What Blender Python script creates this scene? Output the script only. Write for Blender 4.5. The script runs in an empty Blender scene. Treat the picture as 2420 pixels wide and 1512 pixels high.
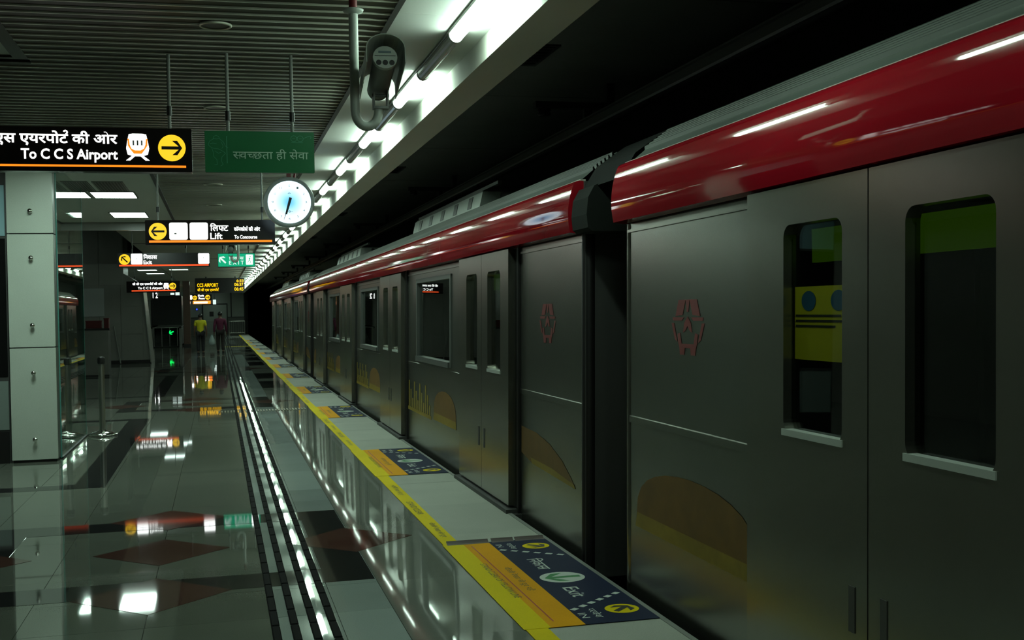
import bpy, bmesh, math, random
from mathutils import Vector, Matrix
random.seed(7)
SC = bpy.context.scene
COL = SC.collection

# ---------------------------------------------------------------- camera
cam_d = bpy.data.cameras.new('camera'); cam = bpy.data.objects.new('camera', cam_d); COL.objects.link(cam)
cam_d.sensor_width = 36.0; cam_d.lens = 36.0 * 2750 / 2420; cam_d.clip_start = 0.05; cam_d.clip_end = 300
YAW, PITCH, ROLL, CAMH = math.radians(14.1547), math.radians(0.5818), math.radians(1.15), 1.55
r0 = Vector((math.cos(YAW), -math.sin(YAW), 0))
fw = Vector((math.sin(YAW) * math.cos(PITCH), math.cos(YAW) * math.cos(PITCH), -math.sin(PITCH)))
up0 = Vector((math.sin(YAW) * math.sin(PITCH), math.cos(YAW) * math.sin(PITCH), math.cos(PITCH)))
cr = math.cos(ROLL) * r0 - math.sin(ROLL) * up0
cu = math.sin(ROLL) * r0 + math.cos(ROLL) * up0
M = Matrix.Identity(4)
for i in range(3):
    M[i][0], M[i][1], M[i][2] = cr[i], cu[i], -fw[i]
M.translation = (0, 0, CAMH)
cam.matrix_world = M
SC.camera = cam

def px(p):                        # world point -> photo pixel (for choosing which repeats show)
    q = Vector(p) - Vector((0, 0, CAMH)); z = q.dot(fw)
    if z < 0.3: return None
    return 1210 + 2750 * q.dot(cr) / z, 756 - 2750 * q.dot(cu) / z, z

# ---------------------------------------------------------------- world, exposure
w = bpy.data.worlds.new('world'); SC.world = w; w.use_nodes = True
w.node_tree.nodes['Background'].inputs[0].default_value = (0.5, 0.6, 0.5, 1)
w.node_tree.nodes['Background'].inputs[1].default_value = 0.0
SC.view_settings.view_transform = 'Standard'; SC.view_settings.look = 'None'
SC.view_settings.exposure = 0.0; SC.view_settings.gamma = 1.0; SC.view_settings.use_curve_mapping = False

TUBE = (0.72, 1.0, 0.82); TUBE_S = 38.0      # cove tubes
PANEL_S = 24.0                                # recessed ceiling panels

# ---------------------------------------------------------------- materials
MATS = {}
def mat(name, base, rough=0.5, metal=0.0, spec=0.5, emit=None, es=0.0, speck=0.0, vary=0.0, scale=120.0, broad=0.0, bump=0.0, stretch=None):
    if name in MATS: return MATS[name]
    m = bpy.data.materials.new(name); m.use_nodes = True; nt = m.node_tree; N = nt.nodes; L = nt.links
    p = N['Principled BSDF']
    p.inputs['Base Color'].default_value = (*base, 1); p.inputs['Roughness'].default_value = rough
    p.inputs['Metallic'].default_value = metal; p.inputs['Specular IOR Level'].default_value = spec
    if emit:
        p.inputs['Emission Color'].default_value = (*emit, 1); p.inputs['Emission Strength'].default_value = es
    if speck or vary or broad:
        tc = N.new('ShaderNodeTexCoord'); src = tc.outputs['Object']
        if stretch:
            mp = N.new('ShaderNodeMapping'); mp.inputs['Scale'].default_value = stretch; L.new(src, mp.inputs[0]); src = mp.outputs[0]
        val = N.new('ShaderNodeValue'); val.outputs[0].default_value = 1.0; cur = val.outputs[0]
        def addterm(sock, amp):
            nonlocal cur
            ma = N.new('ShaderNodeMath'); ma.operation = 'MULTIPLY_ADD'; L.new(sock, ma.inputs[0]); ma.inputs[1].default_value = amp
            sub = N.new('ShaderNodeMath'); sub.operation = 'SUBTRACT'; L.new(cur, sub.inputs[0]); sub.inputs[1].default_value = amp / 2
            L.new(sub.outputs[0], ma.inputs[2]); cur = ma.outputs[0]
        if speck:
            n = N.new('ShaderNodeTexNoise'); n.inputs['Scale'].default_value = scale; n.inputs['Detail'].default_value = 3; L.new(src, n.inputs['Vector'])
            addterm(n.outputs['Fac'], speck)
        if broad:
            g = N.new('ShaderNodeNewGeometry')
            n2 = N.new('ShaderNodeTexNoise'); n2.inputs['Scale'].default_value = 1.7; n2.inputs['Detail'].default_value = 4; L.new(g.outputs['Position'], n2.inputs['Vector'])
            addterm(n2.outputs['Fac'], broad)
        if vary:
            oi = N.new('ShaderNodeObjectInfo'); addterm(oi.outputs['Random'], vary)
        mx = N.new('ShaderNodeMix'); mx.data_type = 'RGBA'; mx.blend_type = 'MULTIPLY'; mx.inputs['Factor'].default_value = 1.0
        mx.inputs['A'].default_value = (*base, 1)
        cmb = N.new('ShaderNodeCombineColor'); [L.new(cur, cmb.inputs[i]) for i in range(3)]
        L.new(cmb.outputs[0], mx.inputs['B']); L.new(mx.outputs['Result'], p.inputs['Base Color'])
    if bump:
        tc2 = N.new('ShaderNodeTexCoord'); nb = N.new('ShaderNodeTexNoise'); nb.inputs['Scale'].default_value = scale; nb.inputs['Detail'].default_value = 2
        if stretch:
            mp2 = N.new('ShaderNodeMapping'); mp2.inputs['Scale'].default_value = stretch; L.new(tc2.outputs['Object'], mp2.inputs[0]); L.new(mp2.outputs[0], nb.inputs['Vector'])
        else: L.new(tc2.outputs['Object'], nb.inputs['Vector'])
        b = N.new('ShaderNodeBump'); b.inputs['Strength'].default_value = bump; b.inputs['Distance'].default_value = 0.002
        L.new(nb.outputs['Fac'], b.inputs['Height']); L.new(b.outputs[0], p.inputs['Normal'])
    MATS[name] = m; return m
def glass(name, tint, rough=0.0, ior=1.5):
    if name in MATS: return MATS[name]
    m = bpy.data.materials.new(name); m.use_nodes = True; nt = m.node_tree; nt.nodes.clear(); N = nt.nodes; L = nt.links
    o = N.new('ShaderNodeOutputMaterial'); mx = N.new('ShaderNodeMixShader'); lw = N.new('ShaderNodeLayerWeight'); lw.inputs[0].default_value = 0.5; pw = N.new('ShaderNodeMath'); pw.operation = 'POWER'; pw.inputs[1].default_value = 5.0; L.new(lw.outputs['Facing'], pw.inputs[0])
    f = N.new('ShaderNodeMath'); f.operation = 'MULTIPLY_ADD'; f.inputs[1].default_value = 0.95; f.inputs[2].default_value = 0.045; L.new(pw.outputs[0], f.inputs[0])
    t = N.new('ShaderNodeBsdfTransparent'); t.inputs[0].default_value = (*tint, 1)
    g = N.new('ShaderNodeBsdfGlossy'); g.inputs['Color'].default_value = (0.95, 0.97, 0.96, 1); g.inputs['Roughness'].default_value = rough
    L.new(f.outputs[0], mx.inputs[0]); L.new(t.outputs[0], mx.inputs[1]); L.new(g.outputs[0], mx.inputs[2]); L.new(mx.outputs[0], o.inputs[0])
    MATS[name] = m; return m
def glow(name, col, s):
    return mat(name, (0.02, 0.02, 0.02), 0.6, emit=col, es=s)

granite = mat('polished_granite', (0.150, 0.165, 0.136), 0.028, speck=0.35, vary=0.10, broad=0.18, scale=160)
granite_b = mat('pale_granite', (0.38, 0.44, 0.42), 0.022, speck=0.3, vary=0.40, broad=0.15, scale=160)
granite_s = mat('slab_granite', (0.205, 0.22, 0.19), 0.035, speck=0.35, vary=0.12, broad=0.18, scale=160)
granite_m = mat('flamed_granite', (0.37, 0.385, 0.335), 0.62, speck=0.45, vary=0.10, broad=0.35, scale=140, bump=0.3)
black_st = mat('black_granite', (0.025, 0.026, 0.026), 0.04, speck=0.6, scale=200)
red_st = mat('red_granite', (0.10, 0.045, 0.035), 0.04, speck=0.6, scale=180)
grout = mat('dark_grout', (0.06, 0.06, 0.055), 0.9)
rubber = mat('black_tactile_bar', (0.010, 0.010, 0.010), 0.75, spec=0.04, speck=0.2)
yellow = mat('yellow_tape', (0.78, 0.60, 0.0), 0.65, spec=0.12, speck=0.2, broad=0.25, scale=90)
orange = mat('orange_sticker', (0.80, 0.36, 0.0), 0.65, spec=0.12, speck=0.2, broad=0.2, scale=90)
navy = mat('navy_sticker', (0.012, 0.018, 0.05), 0.6, spec=0.12, speck=0.3, broad=0.2, scale=90)
white_p = mat('white_print', (0.62, 0.68, 0.62), 0.5)
dark_p = mat('dark_print', (0.03, 0.028, 0.02), 0.5)
dkyel_p = mat('brown_print', (0.10, 0.075, 0.01), 0.5)
red_p = mat('red_print', (0.45, 0.04, 0.02), 0.5)
green_p = mat('green_print', (0.02, 0.22, 0.05), 0.5)
white_ceil = mat('white_plaster', (0.62, 0.64, 0.60), 0.8, broad=0.1)
white_cove = mat('white_cove_paint', (0.72, 0.74, 0.70), 0.75, broad=0.08)
slat_m = mat('dark_metal_slat', (0.040, 0.032, 0.015), 0.5, metal=0.0, spec=0.25, speck=0.1, vary=0.15)
lip_m = mat('bare_aluminium_edge', (0.62, 0.62, 0.52), 0.4, metal=0.3)
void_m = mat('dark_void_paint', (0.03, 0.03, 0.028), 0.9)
conc = mat('grey_concrete', (0.16, 0.16, 0.145), 0.85, speck=0.3, broad=0.3, scale=30)
trackc = mat('track_ceiling_concrete', (0.24, 0.24, 0.215), 0.8, speck=0.25, broad=0.4, scale=25)
beam_m = mat('beam_paint', (0.58, 0.59, 0.52), 0.75, broad=0.12)
steel = mat('stainless_steel', (0.56, 0.56, 0.52), 0.28, metal=1.0, speck=0.12, scale=60, stretch=(1, 0.05, 1))
chrome = mat('polished_steel', (0.62, 0.62, 0.58), 0.12, metal=1.0)
body_m = mat('brushed_car_body', (0.24, 0.245, 0.215), 0.27, metal=0.93, speck=0.10, broad=0.15, scale=80, stretch=(1, 0.04, 1))
door_m = mat('brushed_car_door', (0.25, 0.245, 0.21), 0.25, metal=0.93, speck=0.10, broad=0.15, scale=80, stretch=(1, 1, 0.04))
red_m = mat('red_car_paint', (0.30, 0.006, 0.014), 0.045, spec=0.6, broad=0.1)
roof_m = mat('car_roof_metal', (0.10, 0.115, 0.10), 0.45, metal=0.3)
dkgrey = mat('dark_grey_paint', (0.045, 0.045, 0.042), 0.6)
grey = mat('mid_grey_paint', (0.20, 0.21, 0.19), 0.5)
blackp = mat('black_paint', (0.010, 0.009, 0.009), 0.45)
blacksign = mat('black_sign_face', (0.008, 0.005, 0.005), 0.22)
carglass = glass('car_window_glass', (0.72, 0.76, 0.72), 0.01)
clear = glass('clear_glass', (0.82, 0.90, 0.86), 0.0)
white_e = glow('white_lit_print', (0.95, 1.0, 0.97), 3.2)
white_d = glow('white_dim_print', (0.80, 1.0, 0.92), 1.0)
yel_e = glow('yellow_lit_disc', (1.0, 0.62, 0.02), 1.15)
bar_e = glow('orange_lit_bar', (1.0, 0.24, 0.01), 1.3)
rbar_e = glow('red_lit_bar', (1.0, 0.10, 0.02), 1.0)
orange_e = glow('orange_lit_sign', (1.0, 0.22, 0.02), 2.2)
led_e = glow('amber_led', (1.0, 0.55, 0.0), 1.9)
exit_e = glow('green_lit_panel', (0.0, 0.46, 0.22), 0.9)
tube_e = glow('tube_light', TUBE, TUBE_S)
panel_e = glow('panel_light', (0.74, 1.0, 0.86), PANEL_S)
tube_off = mat('unlit_tube', (0.30, 0.31, 0.30), 0.25)
board_g = mat('green_board', (0.003, 0.15, 0.045), 0.45, speck=0.15)
pale_g = mat('pale_green_print', (0.50, 0.72, 0.56), 0.5)
faint_g = mat('faint_green_print', (0.09, 0.36, 0.22), 0.5)
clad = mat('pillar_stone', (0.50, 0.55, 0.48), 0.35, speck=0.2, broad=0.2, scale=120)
stair_st = mat('stair_wall_stone', (0.21, 0.21, 0.19), 0.3, speck=0.25, broad=0.3, scale=60)
skin = mat('skin', (0.16, 0.085, 0.055), 0.55)
hair_m = mat('black_hair', (0.008, 0.007, 0.007), 0.5)

# ---------------------------------------------------------------- mesh helpers
class MB:
    def __init__(s): s.v = []; s.f = []; s.mi = []; s.sm = []
    def add(s, vs, fs, mi=0, smooth=False):
        b = len(s.v); s.v += [tuple(v) for v in vs]
        for f in fs: s.f.append([i + b for i in f]); s.mi.append(mi); s.sm.append(smooth)
        return s
    def box(s, x0, x1, y0, y1, z0, z1, mi=0):
        vs = [(x0,y0,z0),(x1,y0,z0),(x1,y1,z0),(x0,y1,z0),(x0,y0,z1),(x1,y0,z1),(x1,y1,z1),(x0,y1,z1)]
        return s.add(vs, [(3,2,1,0),(4,5,6,7),(0,1,5,4),(1,2,6,5),(2,3,7,6),(3,0,4,7)], mi)
    def cbox(s, x0, x1, y0, y1, z0, z1, c=0.01, mi=0, axis='z'):   # box with chamfered edges along one axis
        def poly(a0, a1, b0, b1): return [(a0+c,b0),(a1-c,b0),(a1,b0+c),(a1,b1-c),(a1-c,b1),(a0+c,b1),(a0,b1-c),(a0,b0+c)]
        if axis == 'z': return s.prism(poly(x0,x1,y0,y1), 'z', z0, z1, mi)
        if axis == 'y': return s.prism(poly(x0,x1,z0,z1), 'y', y0, y1, mi)
        return s.prism(poly(y0,y1,z0,z1), 'x', x0, x1, mi)
    def prism(s, poly, axis, a0, a1, mi=0, caps=True, smooth=False):
        n = len(poly)
        def P(p, a): return {'x': (a, p[0], p[1]), 'y': (p[0], a, p[1]), 'z': (p[0], p[1], a)}[axis]
        vs = [P(p, a0) for p in poly] + [P(p, a1) for p in poly]
        fs = [(i, (i+1) % n, n + (i+1) % n, n + i) for i in range(n)]
        s.add(vs, fs, mi, smooth)
        if caps: s.add(vs, [tuple(range(n))[::-1], tuple(range(n, 2*n))], mi)
        return s
    def sheet(s, line, axis, a0, a1, mi=0, smooth=False, segs=1):    # open profile extruded
        n = len(line)
        def P(p, a): return {'x': (a, p[0], p[1]), 'y': (p[0], a, p[1]), 'z': (p[0], p[1], a)}[axis]
        vs = [P(p, a0) for p in line] + [P(p, a1) for p in line]
        return s.add(vs, [(i, i+1, n+i+1, n+i) for i in range(n-1)], mi, smooth)
    def lathe(s, prof, c=(0,0,0), n=24, axis='z', mi=0, smooth=True, caps=True):
        vs = []
        for r, h in prof:
            for k in range(n):
                a = 2*math.pi*k/n; u, v = r*math.cos(a), r*math.sin(a)
                p = {'z': (u, v, h), 'y': (u, h, v), 'x': (h, u, v)}[axis]
                vs.append((p[0]+c[0], p[1]+c[1], p[2]+c[2]))
        fs = []
        for j in range(len(prof)-1):
            for k in range(n):
                fs.append((j*n+k, j*n+(k+1) % n, (j+1)*n+(k+1) % n, (j+1)*n+k))
        s.add(vs, fs, mi, smooth)
        for j in ((0, len(prof)-1) if caps else ()):
            if prof[j][0] > 1e-4: s.add([vs[j*n+k] for k in range(n)], [tuple(range(n))], mi)
        return s
    def tube(s, pts, r, n=10, mi=0, caps=True, smooth=True):
        pts = [Vector(p) for p in pts]; rr = r if isinstance(r, (list, tuple)) else [r]*len(pts)
        t = (pts[1]-pts[0]).normalized(); u = t.orthogonal().normalized(); vs = []
        for i, p in enumerate(pts):
            t2 = (pts[min(i+1, len(pts)-1)] - pts[max(i-1, 0)]).normalized()
            q = t.rotation_difference(t2); u = (q @ u).normalized(); t = t2; v = t.cross(u)
            for k in range(n):
                a = 2*math.pi*k/n; vs.append(p + rr[i]*(math.cos(a)*u + math.sin(a)*v))
        fs = [(i*n+k, i*n+(k+1) % n, (i+1)*n+(k+1) % n, (i+1)*n+k) for i in range(len(pts)-1) for k in range(n)]
        s.add(vs, fs, mi, smooth)
        if caps: s.add([vs[k] for k in range(n)], [tuple(range(n))[::-1]], mi); s.add([vs[-n+k] for k in range(n)], [tuple(range(n))], mi)
        return s
    def mesh(s, name, mats, fn=None):
        me = bpy.data.meshes.new(name)
        me.from_pydata([fn(v) for v in s.v] if fn else s.v, [], s.f)
        for m in (mats if isinstance(mats, (list, tuple)) else [mats]): me.materials.append(m)
        for p, mi, sm in zip(me.polygons, s.mi, s.sm): p.material_index = mi; p.use_smooth = sm
        bm = bmesh.new(); bm.from_mesh(me); bmesh.ops.recalc_face_normals(bm, faces=bm.faces); bm.to_mesh(me); bm.free()
        me.update(); return me

def link(name, me, parent=None, loc=(0,0,0), rot=(0,0,0)):
    o = bpy.data.objects.new(name, me); COL.objects.link(o)
    o.parent = parent; o.location = loc; o.rotation_euler = rot
    return o
def obj(name, mb, mats, parent=None, loc=(0,0,0), rot=(0,0,0), fn=None):
    return link(name, mb.mesh(name, mats, fn), parent, loc, rot)
def tag(o, label, cat, group=None):
    o['label'] = label; o['category'] = cat
    if group: o['group'] = group
    return o
def thing(name, label, cat, loc=(0,0,0), rotz=0, group=None):
    o = bpy.data.objects.new(name, None); COL.objects.link(o); o.location = loc; o.rotation_euler = (0,0,rotz); o.empty_display_size = 0.1
    return tag(o, label, cat, group)
def struct(name, mb, mats, parent=None):
    o = obj(name, mb, mats, parent)
    if parent is None: o['kind'] = 'structure'
    return o
def copy_tree(o, parent=None):
    c = o.copy(); COL.objects.link(c); c.parent = parent
    for ch in [x for x in KIDS.get(o.name, [])]: copy_tree(ch, c)
    return c
KIDS = {}
def index_kids():
    KIDS.clear()
    for o in bpy.data.objects:
        if o.parent: KIDS.setdefault(o.parent.name, []).append(o)

# flat print: loops in (u,v); mode 'front' faces -Y (u=X, v=Z), 'floor' faces +Z read towards +X (u=-Y, v=X), 'side' faces -X (u=-Y, v=Z)
def emb(mode, off):
    if mode == 'front': return lambda u, v: (u, -off, v)
    if mode == 'back': return lambda u, v: (-u, off, v)
    if mode == 'floor': return lambda u, v: (v, -u, off)
    return lambda u, v: (-off, -u, v)
def plate(name, loops, m, parent, mode='front', off=0.002, loc=(0,0,0), fn=None):
    E = emb(mode, off); me = bpy.data.meshes.new(name); vs = []; fs = []
    for lp in loops:
        b = len(vs); vs += [E(u, v) for u, v in lp]; fs.append(list(range(b, b+len(lp))))
    if fn: vs = [fn(v) for v in vs]
    me.from_pydata(vs, [], fs); me.materials.append(m); me.update()
    return link(name, me, parent, loc)
def rect(u0, v0, u1, v1): return [(u0,v0),(u1,v0),(u1,v1),(u0,v1)]
def rrect(u0, v0, u1, v1, r, n=5):
    out = []
    for cx, cy, a0 in ((u1-r,v0+r,-90),(u1-r,v1-r,0),(u0+r,v1-r,90),(u0+r,v0+r,180)):
        for k in range(n+1):
            a = math.radians(a0 + 90*k/n); out.append((cx+r*math.cos(a), cy+r*math.sin(a)))
    return out
def disc(cu_, cv, r, ry=None, n=32): ry = ry or r; return [(cu_+r*math.cos(2*math.pi*k/n), cv+ry*math.sin(2*math.pi*k/n)) for k in range(n)]
def ring(cu_, cv, r1, r0_, n=32):
    return [[(cu_+a*math.cos(t), cv+a*math.sin(t)) for a, t in ((r1, 2*math.pi*k/n), (r1, 2*math.pi*(k+1)/n), (r0_, 2*math.pi*(k+1)/n), (r0_, 2*math.pi*k/n))] for k in range(n)]
def arrow(cu_, cv, L, ang, w=0.16, head=0.48):     # arrow of length L pointing at angle (degrees)
    t = w*L/2; h = head*L; e = L/2; k = t*1.55
    pts = [(-e,-t),(e-k*1.4,-t),(e-h*0.75-k,-h*0.75),(e-h*0.75+k,-h*0.75),(e,0),(e-h*0.75+k,h*0.75),(e-h*0.75-k,h*0.75),(e-k*1.4,t),(-e,t)]
    a = math.radians(ang); c, s_ = math.cos(a), math.sin(a)
    return [(cu_+x*c-y*s_, cv+x*s_+y*c) for x, y in pts]
def stroke(pts, wd):
    out = []
    for (x0,y0),(x1,y1) in zip(pts, pts[1:]):
        d = math.hypot(x1-x0, y1-y0) or 1e-6; nx, ny = -(y1-y0)/d*wd/2, (x1-x0)/d*wd/2
        out.append([(x0+nx,y0+ny),(x0-nx,y0-ny),(x1-nx,y1-ny),(x1+nx,y1+ny)])
    return out

# ---- lettering: font outlines turned into flat meshes; '~' after a letter = joined half form, '^' = hook above the last letter
TXT = {}
def run_mesh(body, bold):
    c = bpy.data.curves.new('lettering', 'FONT'); c.body = body; c.size = 1; c.resolution_u = 3; c.offset = bold; c.fill_mode = 'FRONT'
    o = bpy.data.objects.new('lettering', c); COL.objects.link(o)
    dg = bpy.context.evaluated_depsgraph_get(); me = o.evaluated_get(dg).to_mesh()
    vs = [tuple(v.co) for v in me.vertices]; fs = [list(p.vertices) for p in me.polygons]
    o.evaluated_get(dg).to_mesh_clear(); bpy.data.objects.remove(o); bpy.data.curves.remove(c)
    return vs, fs
def text_raw(body, bold):
    key = (body, bold)
    if key in TXT: return TXT[key]
    V, F = [], []; x = 0.0; i = 0; runs = []; cur = ''
    for ch in body:
        if ch == '~': h = cur[-1]; runs += [(cur[:-1], 0), (h, 1)]; cur = ''
        elif ch == '^': runs.append((cur, 2)); cur = ''
        else: cur += ch
    runs.append((cur, 0))
    for s, kind in runs:
        if not s: continue
        lead = len(s) - len(s.lstrip(' ')); x += 0.25*lead; s2 = s.strip(' ')
        if not s2: continue
        vs, fs = run_mesh(s2, bold); xm = max(v[0] for v in vs); adv = xm
        if kind == 1:
            me = bpy.data.meshes.new('t'); me.from_pydata(vs, [], fs); bm = bmesh.new(); bm.from_mesh(me)
            cut = xm - 0.15
            bmesh.ops.bisect_plane(bm, geom=bm.verts[:]+bm.edges[:]+bm.faces[:], plane_co=(cut,0,0), plane_no=(1,0,0), clear_outer=True)
            bm.verts.index_update(); vs = [tuple(v.co) for v in bm.verts]; fs = [[v.index for v in f.verts] for f in bm.faces]; bm.free(); bpy.data.meshes.remove(me); adv = cut - 0.02
        b = len(V); V += [(v[0]+x, v[1]) for v in vs]; F += [[k+b for k in f] for f in fs]
        if kind == 2:
            top = 0.66; cx = x + adv - 0.16
            arc = [(cx + 0.11*math.cos(math.radians(a)), top + 0.13 + 0.13*math.sin(math.radians(a))) for a in range(-80, 190, 30)]
            for q in stroke(arc, 0.06 + 2*bold):
                b = len(V); V += q; F.append([b, b+1, b+2, b+3])
        x += adv + 0.25*(len(s) - len(s.rstrip(' ')))
    TXT[key] = (V, F); return V, F
def text(body, u0, v0, u1, v1, m, parent, mode='front', off=0.003, bold=0.0, loc=(0,0,0), name='lettering'):
    V, F = text_raw(body, bold)
    a0, a1 = min(v[0] for v in V), max(v[0] for v in V); b0, b1 = min(v[1] for v in V), max(v[1] for v in V)
    E = emb(mode, off); me = bpy.data.meshes.new(name)
    me.from_pydata([E(u0+(x-a0)/(a1-a0)*(u1-u0), v0+(y-b0)/(b1-b0)*(v1-v0)) for x, y in V], [], F); me.materials.append(m); me.update()
    return link(name, me, parent, loc)

# ================================================================ STRUCTURE
CZ = 3.22                          # platform ceiling
X_EDGE = 2.11; Y0, Y1 = -8.0, 89.5
floor = struct('floor', MB().box(-7.2, X_EDGE, Y0, Y1, -1.1, -0.012), grout)
struct('floor_track', MB().box(X_EDGE, 6.2, Y0, 112, -1.3, -1.1), conc)
struct('wall_left', MB().box(-7.4, -7.2, Y0, Y1, -1.1, 4.7), stair_st)
struct('wall_right', MB().box(6.2, 6.5, Y0, 112, -1.3, 4.2), conc)
struct('wall_back', MB().box(-7.4, 6.5, Y0-0.2, Y0, -1.3, 4.7), conc)
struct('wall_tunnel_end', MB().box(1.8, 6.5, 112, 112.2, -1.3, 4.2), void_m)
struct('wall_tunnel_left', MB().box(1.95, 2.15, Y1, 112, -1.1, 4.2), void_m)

# ---- floor finishes: every slab is a child of the floor
VARS = {}
def tile_proto(key, w, l, m, h=0.012, ch=0.0):
    if key not in VARS:
        mb = MB(); a, b = w/2-0.0015, l/2-0.0015
        mb.add([(-a,-b,-h),(a,-b,-h),(a,b,-h),(-a,b,-h),(-a,-b,0),(a,-b,0),(a,b,0),(-a,b,0)],
               [(0,1,5,4),(1,2,6,5),(2,3,7,6),(3,0,4,7),(4,5,6,7)]) if ch == 0 else None
        VARS[key] = mb.mesh(key, m)
    return VARS[key]
def lay(name, field_name, cells, w, l, m, tilt, maxn=300):
    """cells: list of (x,y) centres. the largest in view become parts, the others one field."""
    me = tile_proto(name, w, l, m); scored = []
    for (x, y) in cells:
        q = px((x, y, 0)); s = -1
        if q and -120 < q[0] < 2540 and q[1] < 1650: s = 1.0/(q[2]**2)
        scored.append((s, x, y))
    scored.sort(reverse=True); rest = []
    for k, (s, x, y) in enumerate(scored):
        rx, ry = random.gauss(0, tilt), random.gauss(0, tilt)
        if k < maxn and s > 0: link(name, me, floor, (x, y, 0), (rx, ry, 0))
        else: rest.append((x, y, rx, ry))
    if rest:
        mb = MB(); a, b = w/2-0.0015, l/2-0.0015
        for x, y, rx, ry in rest:
            vs = []
            for z in (-0.012, 0):
                for sx, sy in ((-1,-1),(1,-1),(1,1),(-1,1)):
                    vs.append((x+sx*a, y+sy*b, z + (sy*b*rx - sx*a*ry if z == 0 else 0)))
            mb.add(vs, [(4,5,6,7),(0,1,5,4),(1,2,6,5),(2,3,7,6),(3,0,4,7)])
        o = obj(field_name, mb, m, floor); o['kind'] = 'stuff'
def grid(x0, x1, w, l, ya=Y0, yb=Y1):
    nx = round((x1-x0)/w); ny = int((yb-ya)/l)
    return [(x0+(i+.5)*w, ya+(j+.5)*l) for i in range(nx) for j in range(ny)]
lay('floor_tile', 'floor_tile_field', grid(0.22-0.61*12, 0.22, 0.61, 0.61), 0.61, 0.61, granite, 0.0008)
lay('tactile_base_tile', 'tactile_base_field', grid(0.22, 0.56, 0.34, 0.61), 0.34, 0.61, granite_b, 0.0008, 120)
lay('pale_band_tile', 'pale_band_field', grid(0.56, 0.85, 0.29, 0.61), 0.29, 0.61, granite_b, 0.0008, 120)
lay('polished_slab', 'polished_slab_field', grid(0.85, 1.40, 0.55, 1.22), 0.55, 1.22, granite_s, 0.0009, 80)
lay('edge_slab', 'edge_slab_field', grid(1.40, X_EDGE, 0.71, 1.22), 0.71, 1.22, granite_m, 0.0006, 80)

# inlays (black frame, red lozenges), set a hair proud
def inlay(name, x0, x1, y0, y1, m, z=0.0012): return obj(name, MB().box(x0, x1, y0, y1, -0.006, z), m, floor)
def lozenge(cx, cy, h=0.43, z=0.0016): return obj('red_lozenge', MB().prism([(cx-h,cy),(cx,cy-h),(cx+h,cy),(cx,cy+h)], 'z', -0.006, z), red_st, floor)
for c in (7.94, 20.85, 33.6, 46.4, 59.2, 72.0):
    inlay('black_inlay_strip', -1.63, 0.22, c-1.22, c-0.86, black_st); inlay('black_inlay_strip', -1.63, 0.22, c+0.86, c+1.22, black_st)
    for xa, xb in ((-1.63, -1.35), (0.565, 0.845)):
        inlay('black_inlay_strip', xa, xb, c-0.86 if xa < 0 else c-1.22, c+0.86 if xa < 0 else c+1.22, black_st)
    inlay('black_inlay_strip', 0.22, 0.565, c-1.22, c-0.86, black_st, 0.0012); inlay('black_inlay_strip', 0.22, 0.565, c+0.86, c+1.22, black_st, 0.0012)
    for dx, dy in ((0,0),(0,-1.22),(0,1.22),(-1.23,0),(1.22,0)): lozenge(-0.39+dx, c+dy)
for ya, yb in ((11.12, 18.32), (23.1, 31.0), (35.8, 44.0), (48.7, 56.8)):
    inlay('black_inlay_strip', -1.32, -1.03, ya, yb, black_st)
    inlay('black_inlay_strip', -4.2, -1.32, ya, ya+0.28, black_st); inlay('black_inlay_strip', -4.2, -1.32, yb-0.28, yb, black_st)
for ya, yb in ((24.6,27.1),(28.2,30.7),(35.5,38.0),(39.4,41.9),(43.2,45.0),(48.4,50.8),(52.2,54.6)):
    inlay('black_inlay_panel', 0.855, 1.31, ya, yb, black_st)

# tactile guidance bars: four rows
bar_me = MB().add([(-.021,-.143,0),(.021,-.143,0),(.021,.143,0),(-.021,.143,0),(-.015,-.136,.006),(.015,-.136,.006),(.015,.136,.006),(-.015,.136,.006)],
                  [(0,1,5,4),(1,2,6,5),(2,3,7,6),(3,0,4,7),(4,5,6,7)]).mesh('tactile_bar', rubber)
far = MB(); nb = 0
for j in range(int((Y1-2)/0.3)):
    y = 3.0 + 0.3*j
    if y > 86: break
    for x in (0.24, 0.333, 0.427, 0.52):
        if y > 5.0 and nb < 296: link('tactile_bar', bar_me, floor, (x, y, 0.0012)); nb += 1
        else: far.box(x-.02, x+.02, y-.143, y+.143, 0.001, 0.007)
o = obj('tactile_bar_field', far, rubber, floor); o['kind'] = 'stuff'
xb_me = MB().box(-.012, .012, -.16, .16, 0, .007).mesh('cross_tactile_bar', mat('brass_bar', (.16,.15,.10), .5))
for k in range(30):
    x = -0.02 + k*0.046
    if abs(x-0.24) < .03 or abs(x-.333) < .03 or abs(x-.427) < .03 or abs(x-.52) < .03: continue
    link('cross_tactile_bar', xb_me, floor, (x, 18.95, 0.001))
obj('yellow_cross_strip', MB().box(0.2, 1.4, 56.4, 56.75, 0, 0.004), yellow, floor)

# yellow safety line with its lettering
line = obj('yellow_safety_line', MB().box(1.40, 1.51, Y0+0.5, 86.5, 0.0, 0.004), yellow, floor)
STK = [1.0, 6.45, 11.9, 18.15, 23.5, 29.0, 34.6, 40.5, 45.9, 51.4, 56.9, 62.8, 68.2]
for k in range(26):
    yc = 3.3 + k*0.95
    if any(abs(yc-s) < 1.35 for s in STK[1:]): continue
    if k % 2: text('पीली रेखा से दूर', -(yc+0.28), 1.43, -(yc-0.28), 1.485, dkyel_p, line, 'floor', 0.0052)
    else: text('STAND CLEAR', -(yc+0.3), 1.432, -(yc-0.3), 1.48, dkyel_p, line, 'floor', 0.0052)
obj('edge_nosing', MB().box(X_EDGE-0.025, X_EDGE+0.004, Y0+.5, 87, -0.05, 0.004), grey, floor)

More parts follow.
